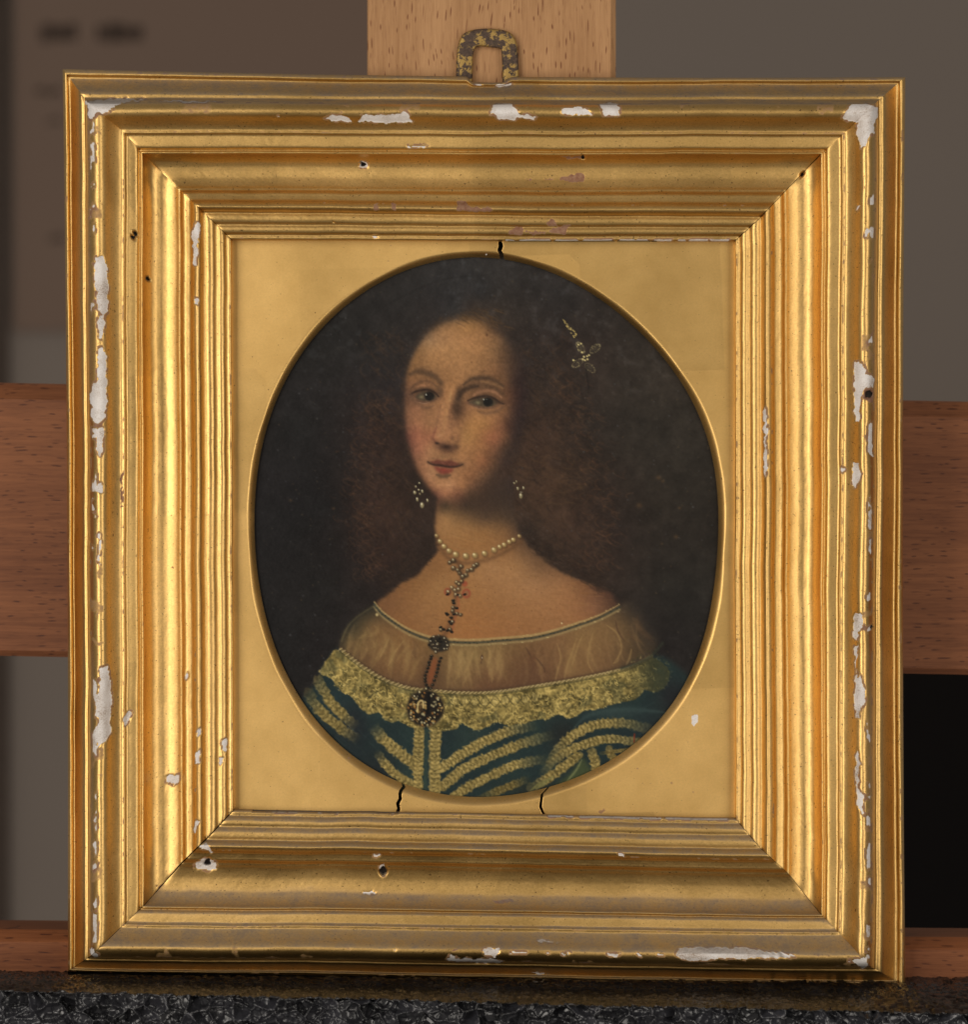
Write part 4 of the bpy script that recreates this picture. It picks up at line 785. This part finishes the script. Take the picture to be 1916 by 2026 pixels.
def wear_masks(px, py, n_lines, u, t, side):
    R = np.zeros(px.shape); G = np.zeros(px.shape); B = np.zeros(px.shape)
    jx = 3.4*(vnoise(px, py, 11, 91, 2)-.5)*2+2.6*(vnoise(px, py, 4.5, 95, 2)-.5)*2; jy = 3.4*(vnoise(px, py, 11, 92, 2)-.5)*2+2.6*(vnoise(px, py, 4.5, 96, 2)-.5)*2; qx, qy = px+jx, py+jy
    for lst, A in ((GESSO, R), (BOLE, G)):
        for (ox, oy), P in lst:
            P = crop(ox, oy, P); a = np.array(P)
            sel = (qx > a[:, 0].min()-1) & (qx < a[:, 0].max()+1) & (qy > a[:, 1].min()-1) & (qy < a[:, 1].max()+1)
            if sel.any(): 
                m = inpoly(qx[sel], qy[sel], P); v = A[sel]; v[m] = 1; A[sel] = v
    for x, y, r in HOLES: B[np.hypot(qx-x, qy-y) < r] = 1
    # rubbed arrises where the clay shows through
    for uu, wdt, seed, thr in ((111,1.4,101,.56),(51,1.6,102,.60),(148,1.2,104,.68),(220,1.2,105,.70),(252,2.0,107,.68),(279,1.3,108,.72),(302,1.2,109,.70),(322,1.3,110,.62),(4,2.5,111,.66)):
        k = (np.abs(u-uu) < wdt)*(vnoise(px+py*.3, py-px*.3, 13, seed, 3) > thr); G = np.maximum(G, k*.62)
    k = (np.abs(u-62) < 12)*(vnoise(px, py, 34, 115+side, 3) > .70); G = np.maximum(G, k*.5)
    nz = vnoise(px, py, 22, 120, 3)
    if side == 0: R = np.maximum(R, (np.abs(u-324) < 1.5)*(px > 1000)*(px < 1445)*(nz > .42)); B = np.maximum(B, (np.abs(u-325.5) < 1.2)*(px > 1005)*(px < 1300)*(nz > .35))
    if side == 2: R = np.maximum(R, (np.abs(u-323.5) < 1.5)*((px > 1085)*(px < 1440)*(nz > .42)+(px > 520)*(px < 780)*(nz < .47))); B = np.maximum(B, (np.abs(u-325) < 1.6)*(px > 500)*(px < 790)*(nz > .3))
    if side in (1, 3): k = (np.abs(u-57) < 4)*(vnoise(px, py, 30, 117+side, 3) > .60); R = np.maximum(R, k*.62)
    return R, G, B
def rail(side):                       # 0 top, 1 right, 2 bottom, 3 left
    a, b = ((1, 2), (2, 3), (3, 4), (4, 1))[side]
    ax, ay = corner(a, PU); bx, by = corner(b, PU)
    L = 1640 if side % 2 == 0 else 1780; n = int(L/2.7); t = np.linspace(0, 1, n)[:, None]
    U = np.broadcast_to(PU, (n, len(PU))); H = np.array(np.broadcast_to(PH, (n, len(PU))))
    # open mitres: the inner part of three corners has shrunk apart
    gap = {1: (288, .15), 2: (150, .8), 3: (150, .8), 4: (172, 1.0)}
    ln = np.hypot(bx-ax, by-ay)
    def g(c, seed):
        u0, w_ = gap[c]; return w_*sstep(u0-6, u0+8, PU)+ .9*sstep(u0-20, u0, PU)*(vnoise(PU*1.0, PU*0, 9, 200+c, 2)-.5)*(1 if seed else -1)
    t0 = g(a, 1)/ln; t1 = 1-g(b, 0)/ln; T = t0+(t1-t0)*t
    px = ax+(bx-ax)*T; py = ay+(by-ay)*T
    bow = 4*T*(1-T); f0 = np.clip(1-U/60, 0, 1)
    if side == 0: py = py+7*bow*f0
    if side == 1: px = px-5*bow*f0
    if side == 3: px = px+4*bow*np.clip(1-U/110, 0, 1)
    if side == 0: py = py+11.5*(sstep(922, 936, px)-sstep(992, 1016, px))*np.clip(1-U/26, 0, 1)
    # hand-worked waviness, and knocked arrises
    s = T*L; wob = vnoise(s, U*2.2, 150, 301+side, 3)-.5; wob2 = vnoise(s, U*3., 34, 311+side, 2)-.5
    H = H+1.3*wob+.22*wob2+.10*(vnoise(s, U*2, 9, 321+side)-.5)*2
    nx = (0, 1, 0, -1)[side]; ny = (-1, 0, 1, 0)[side]; d = (4.5*(vnoise(s, U*.35, 210, 331+side, 3)-.5)+.6*(vnoise(s, U*.8, 30, 335+side, 2)-.5))*sstep(0, 4, U)*sstep(332, 320, U)
    px = px+nx*d; py = py+ny*d
    if side == 1: H = H+4*(vnoise(s, U*1.2, 60, 341, 2)-.5)*np.exp(-((U-66)/14)**2)
    if side == 3: H = H+2*(vnoise(s, U*1.2, 80, 342, 2)-.5)*np.exp(-((U-62)/12)**2)
    near = np.minimum(T, 1-T)*L; H = H-1.0*np.exp(-near/5.)*sstep(4, 30, U)*(.5+vnoise(s, U, 14, 350+side))
    R, G, B = wear_masks(px, py, None, U, T, side)
    ring = (gblur(R, 1.3) > .06)*(R < .5)*(vnoise(px, py, 12, 97, 2) > .40); G = np.maximum(G, ring*.75)
    Rb, Gb, Bb = (gblur(m, .6) for m in (R, G, B))
    H = H-2.2*Rb-.4*Gb-14*Bb
    me = grid_mesh('rail', Wn(px, py, H)); cattr(me, 'wear', np.stack([Rb, Gb, Bb], -1), (np.where(U < 53, 1., .12), .25*np.ones_like(U), np.ones_like(U), .25*np.ones_like(U))[side])
    return link('rail', me, gold_rail, frame)
for sd, lb in ((0, 'top rail of the frame, dusty along its outer ledge'), (1, 'right rail with ragged white chips along its outer bead'), (2, 'bottom rail with a long white chip at its lower right'), (3, 'left rail with white chips strung down its outer bead')):
    o = rail(sd); o['label'] = lb
# ---------------------------------------------------------------- flat mount with the oval opening, cracked into three pieces
OV = smooth_oval(); OX, OY = 963., 1044.
MQ = [(452,466), (1462,470), (1462,1627), (456,1608)]
def rect_r(th):
    c, s_ = np.cos(th), np.sin(th); r = np.full(th.shape, 1e9)
    for i in range(4):
        (x0, y0), (x1, y1) = MQ[i], MQ[(i+1) % 4]; ex, ey = x1-x0, y1-y0; den = c*ey-s_*ex
        q = ((x0-OX)*ey-(y0-OY)*ex)/np.where(np.abs(den) < 1e-9, 1e-9, den); r = np.where((q > 0) & (q < r), q, r)
    return r
def crack(pts):                       # angle of the crack as a function of v (0 oval .. 1 rebate)
    P = np.array(pts, float); th = np.arctan2(P[:, 1]-OY, P[:, 0]-OX); r = np.hypot(P[:, 0]-OX, P[:, 1]-OY); v = (r-OV(th))/(rect_r(th)-OV(th))
    o = np.argsort(v); return lambda q: np.interp(q, v[o], th[o])
CR_T = crack([(994,512),(992,503),(989,496),(991,487),(990,478),(992,470)]); CR_L = crack([(797,1549),(799,1556),(793,1564),(791,1572),(792,1580),(787,1590),(789,1600),(785,1616)]); CR_R = crack([(1087,1555),(1080,1563),(1073,1570),(1071,1585),(1070,1596),(1074,1606),(1080,1617)])
VV = np.concatenate([np.linspace(0, 20, 13), np.linspace(22, 40, 8)]); 
def mount_piece(ca, cb, ga, gb, label):
    vfr = np.concatenate([np.zeros(4), np.linspace(0, 1, 84)**1.15])
    a = ca(vfr); b = cb(vfr); 
    if np.mean(b) < np.mean(a): b = b+2*math.pi
    n = max(40, int((b.mean()-a.mean())*300)); q = np.linspace(0, 1, n)[:, None]
    rr0 = 500.
    a2 = a+ga*(.45+1.1*vnoise(vfr*90, vfr*0, 9, 410, 2))/rr0; b2 = b-gb*(.45+1.1*vnoise(vfr*90, vfr*0, 9, 411, 2))/rr0; th = a2+(b2-a2)*q
    ro = OV(np.mod(th+math.pi, 2*math.pi)-math.pi); rb = rect_r(th); v = np.broadcast_to(vfr, th.shape)
    r = ro+(rb-ro)*v; dist = r-ro
    px = OX+r*np.cos(th); py = OY+r*np.sin(th)
    # rounded sight edge
    bw = 17+3*np.sin(th)+3*(vnoise(px, py, 90, 401, 2)-.5)*2
    e = np.clip(dist/bw, 0, 1); h = -8+16*np.sin(e*math.pi/2)
    h[:, 0] = -22; h[:, 1] = -16; h[:, 2] = -11; h[:, 3] = -8.8
    h = h+.8*(vnoise(px, py, 160, 402, 2)-.5)+.08*(vnoise(px, py, 22, 403, 2)-.5)
    
    h[0] = h[-1] = -34; th[0] = th[1]; th[-1] = th[-2]; px = OX+r*np.cos(th); py = OY+r*np.sin(th)
    if label.startswith('small'): h = h-1.5
    R, G, B = np.zeros(px.shape), np.zeros(px.shape), np.zeros(px.shape)
    qx = px+3*(vnoise(px, py, 9, 93, 2)-.5); qy = py+3*(vnoise(px, py, 9, 94, 2)-.5)
    for P in (crop(*C8, [(405,350),(445,338),(440,380),(420,405),(410,390)]), crop(*C7, [(1205,890),(1270,877),(1305,896),(1255,900)]), crop(940, 480, [(70,75),(82,68),(80,90)], 3.306)):
        R[inpoly(qx, qy, P)] = 1
    for x, y, rd in [(1250,1526,3),(1262,1520,3.5),(1272,1549,3),(1330,1549,4),(1341,1470,3),(1362,1467,4),(1188,1606,6),(1195,1602,4),(484,515,2),(1216+275/2.68,520,2),(764,487,2),(774,487,2),(769,516,3),(600,1508,3),(586,1510,2),(690,1499,4)]:
        G[np.hypot(qx-x, (qy-y)*1.3) < rd] = .6
    G = np.maximum(G, .8*((vnoise(px, py, 6, 405, 2) > .84) & (px > 1200) & (py > 1480)))
    G = np.maximum(G, .0*((e < .9) & (vnoise(px, py, 16, 406, 3) > .68)))
    me = grid_mesh('mount_piece', Wn(px, py, h), flip=True); cattr(me, 'wear', np.stack([gblur(R, .6), gblur(G, .6), gblur(B, .6)], -1), np.full(px.shape, .3))
    o = link('mount_piece', me, gold_flat, frame); o['label'] = label; return o
mount_piece(CR_L, CR_T, .9, 2.2, 'left half of the flat gilded mount beside the oval')
mount_piece(CR_T, CR_R, 2.2, .6, 'right half of the flat gilded mount beside the oval')
mount_piece(CR_R, CR_L, .6, 1.6, 'small bottom piece of the flat mount between two cracks')
prism('backboard', [(150, -82), (1768, -82), (1768, -44), (150, -44)], 165, 1900, plain('dark_backboard', (26,20,17), .9, .1), frame, 'y')
# ---------------------------------------------------------------- hanging loop
def hanger():
    out = crop(620, 0, [(752,470),(757,400),(760,300),(768,240),(785,195),(815,170),(860,158),(930,153),(1000,160),(1045,175),(1070,205),(1083,250),(1088,320),(1092,400),(1093,470)])
    inn = crop(620, 0, [(1003,470),(1003,400),(1001,320),(997,270),(985,258),(930,252),(885,247),(862,255),(850,285),(847,340),(845,400),(845,470)])
    O = catmull(out, 3); I = catmull(inn, 3)
    def par(P, n):
        d = np.r_[0, np.cumsum(np.hypot(*(P[1:]-P[:-1]).T))]; s = np.linspace(0, d[-1], n); return np.stack([np.interp(s, d, P[:, 0]), np.interp(s, d, P[:, 1])], -1)
    n = 150; O = par(O, n); I = par(I[::-1], n)
    q = np.array([0, 0, .04, .10, .2, .35, .5, .65, .8, .9, .96, 1, 1]); hh = np.array([-66, -54, -50.5, -49.2, -48.6, -48.3, -48.2, -48.3, -48.6, -49.2, -50.5, -54, -66])-6.
    V = O[:, None, :]*(1-q[None, :, None])+I[:, None, :]*q[None, :, None]; h = np.broadcast_to(hh, V.shape[:2])+1.2*(vnoise(V[..., 0], V[..., 1], 14, 501, 2)-.5)
    me = grid_mesh('hanging_loop', Wn(V[..., 0], V[..., 1], h), flip=True)
    t = NT('flaked_gilt_iron'); P = t.coord(); f = t.noise(P, sc(13), 7, .72, .3); g2 = t.noise(P, sc(46), 3); st = t.noise(P, sc(6), 3)
    # more gold left on the sides than round the bend
    m = t.maprange(t.math('ADD', f, t.math('MULTIPLY', g2, .5)), .745, .80, 0, 1, True)
    iron = t.ramp(st, [(.3, (.030, .017, .011)), (.7, (.105, .062, .038))])
    t.set(Base_Color=t.mix(m, iron, (.40, .26, .08)), Metallic=t.math('MULTIPLY', m, .7), Roughness=t.mix(m, (.7, .7, .7), (.55, .55, .55)), Normal=t.bump(f, .7, .00012)); 
    o = link('hanging_loop', me, t.m, frame); o['label'] = 'rusty iron hanging loop with flaking gilding'; return o
hanger()
# ================================================================ portrait
def portrait():
    c = paint_portrait(1.7); px, py = c.X, c.Y
    h = -15+c.Z*.9+.35*(vnoise(px, py, 5, 601, 2)-.5)+1.5*(vnoise(px, py, 300, 602)-.5)
    h = h
    th = np.arctan2(py-OY, px-OX); keep = np.hypot(px-OX, py-OY) < OV(th)+24
    drop = ~(keep[:-1, :-1] | keep[1:, 1:])
    me = grid_mesh('portrait_painting', Wn(px, py, h), flip=False, drop=drop)
    rgb = lin(np.clip(c.C, 0, 1))*PAINT_GAIN; cattr(me, 'paint', np.clip(rgb, 0, .9))
    bm = bmesh.new(); bm.from_mesh(me); bmesh.ops.delete(bm, geom=[v for v in bm.verts if not v.link_faces], context='VERTS'); bm.to_mesh(me); bm.free()
    t = NT('oil_paint'); at = t.n('ShaderNodeVertexColor', layer_name='paint'); P = t.coord(); g = t.noise(P, sc(4), 3, .6)
    t.set(Base_Color=at.outputs['Color'], Roughness=t.maprange(g, .3, .7, .34, .5), Specular_IOR_Level=.12, Normal=t.bump(g, .45, .00004))
    o = link('portrait_painting', me, t.m, None)
    return tag(o, 'oval oil portrait of a dark haired woman in a green gown with pearls', 'painting')
portrait()
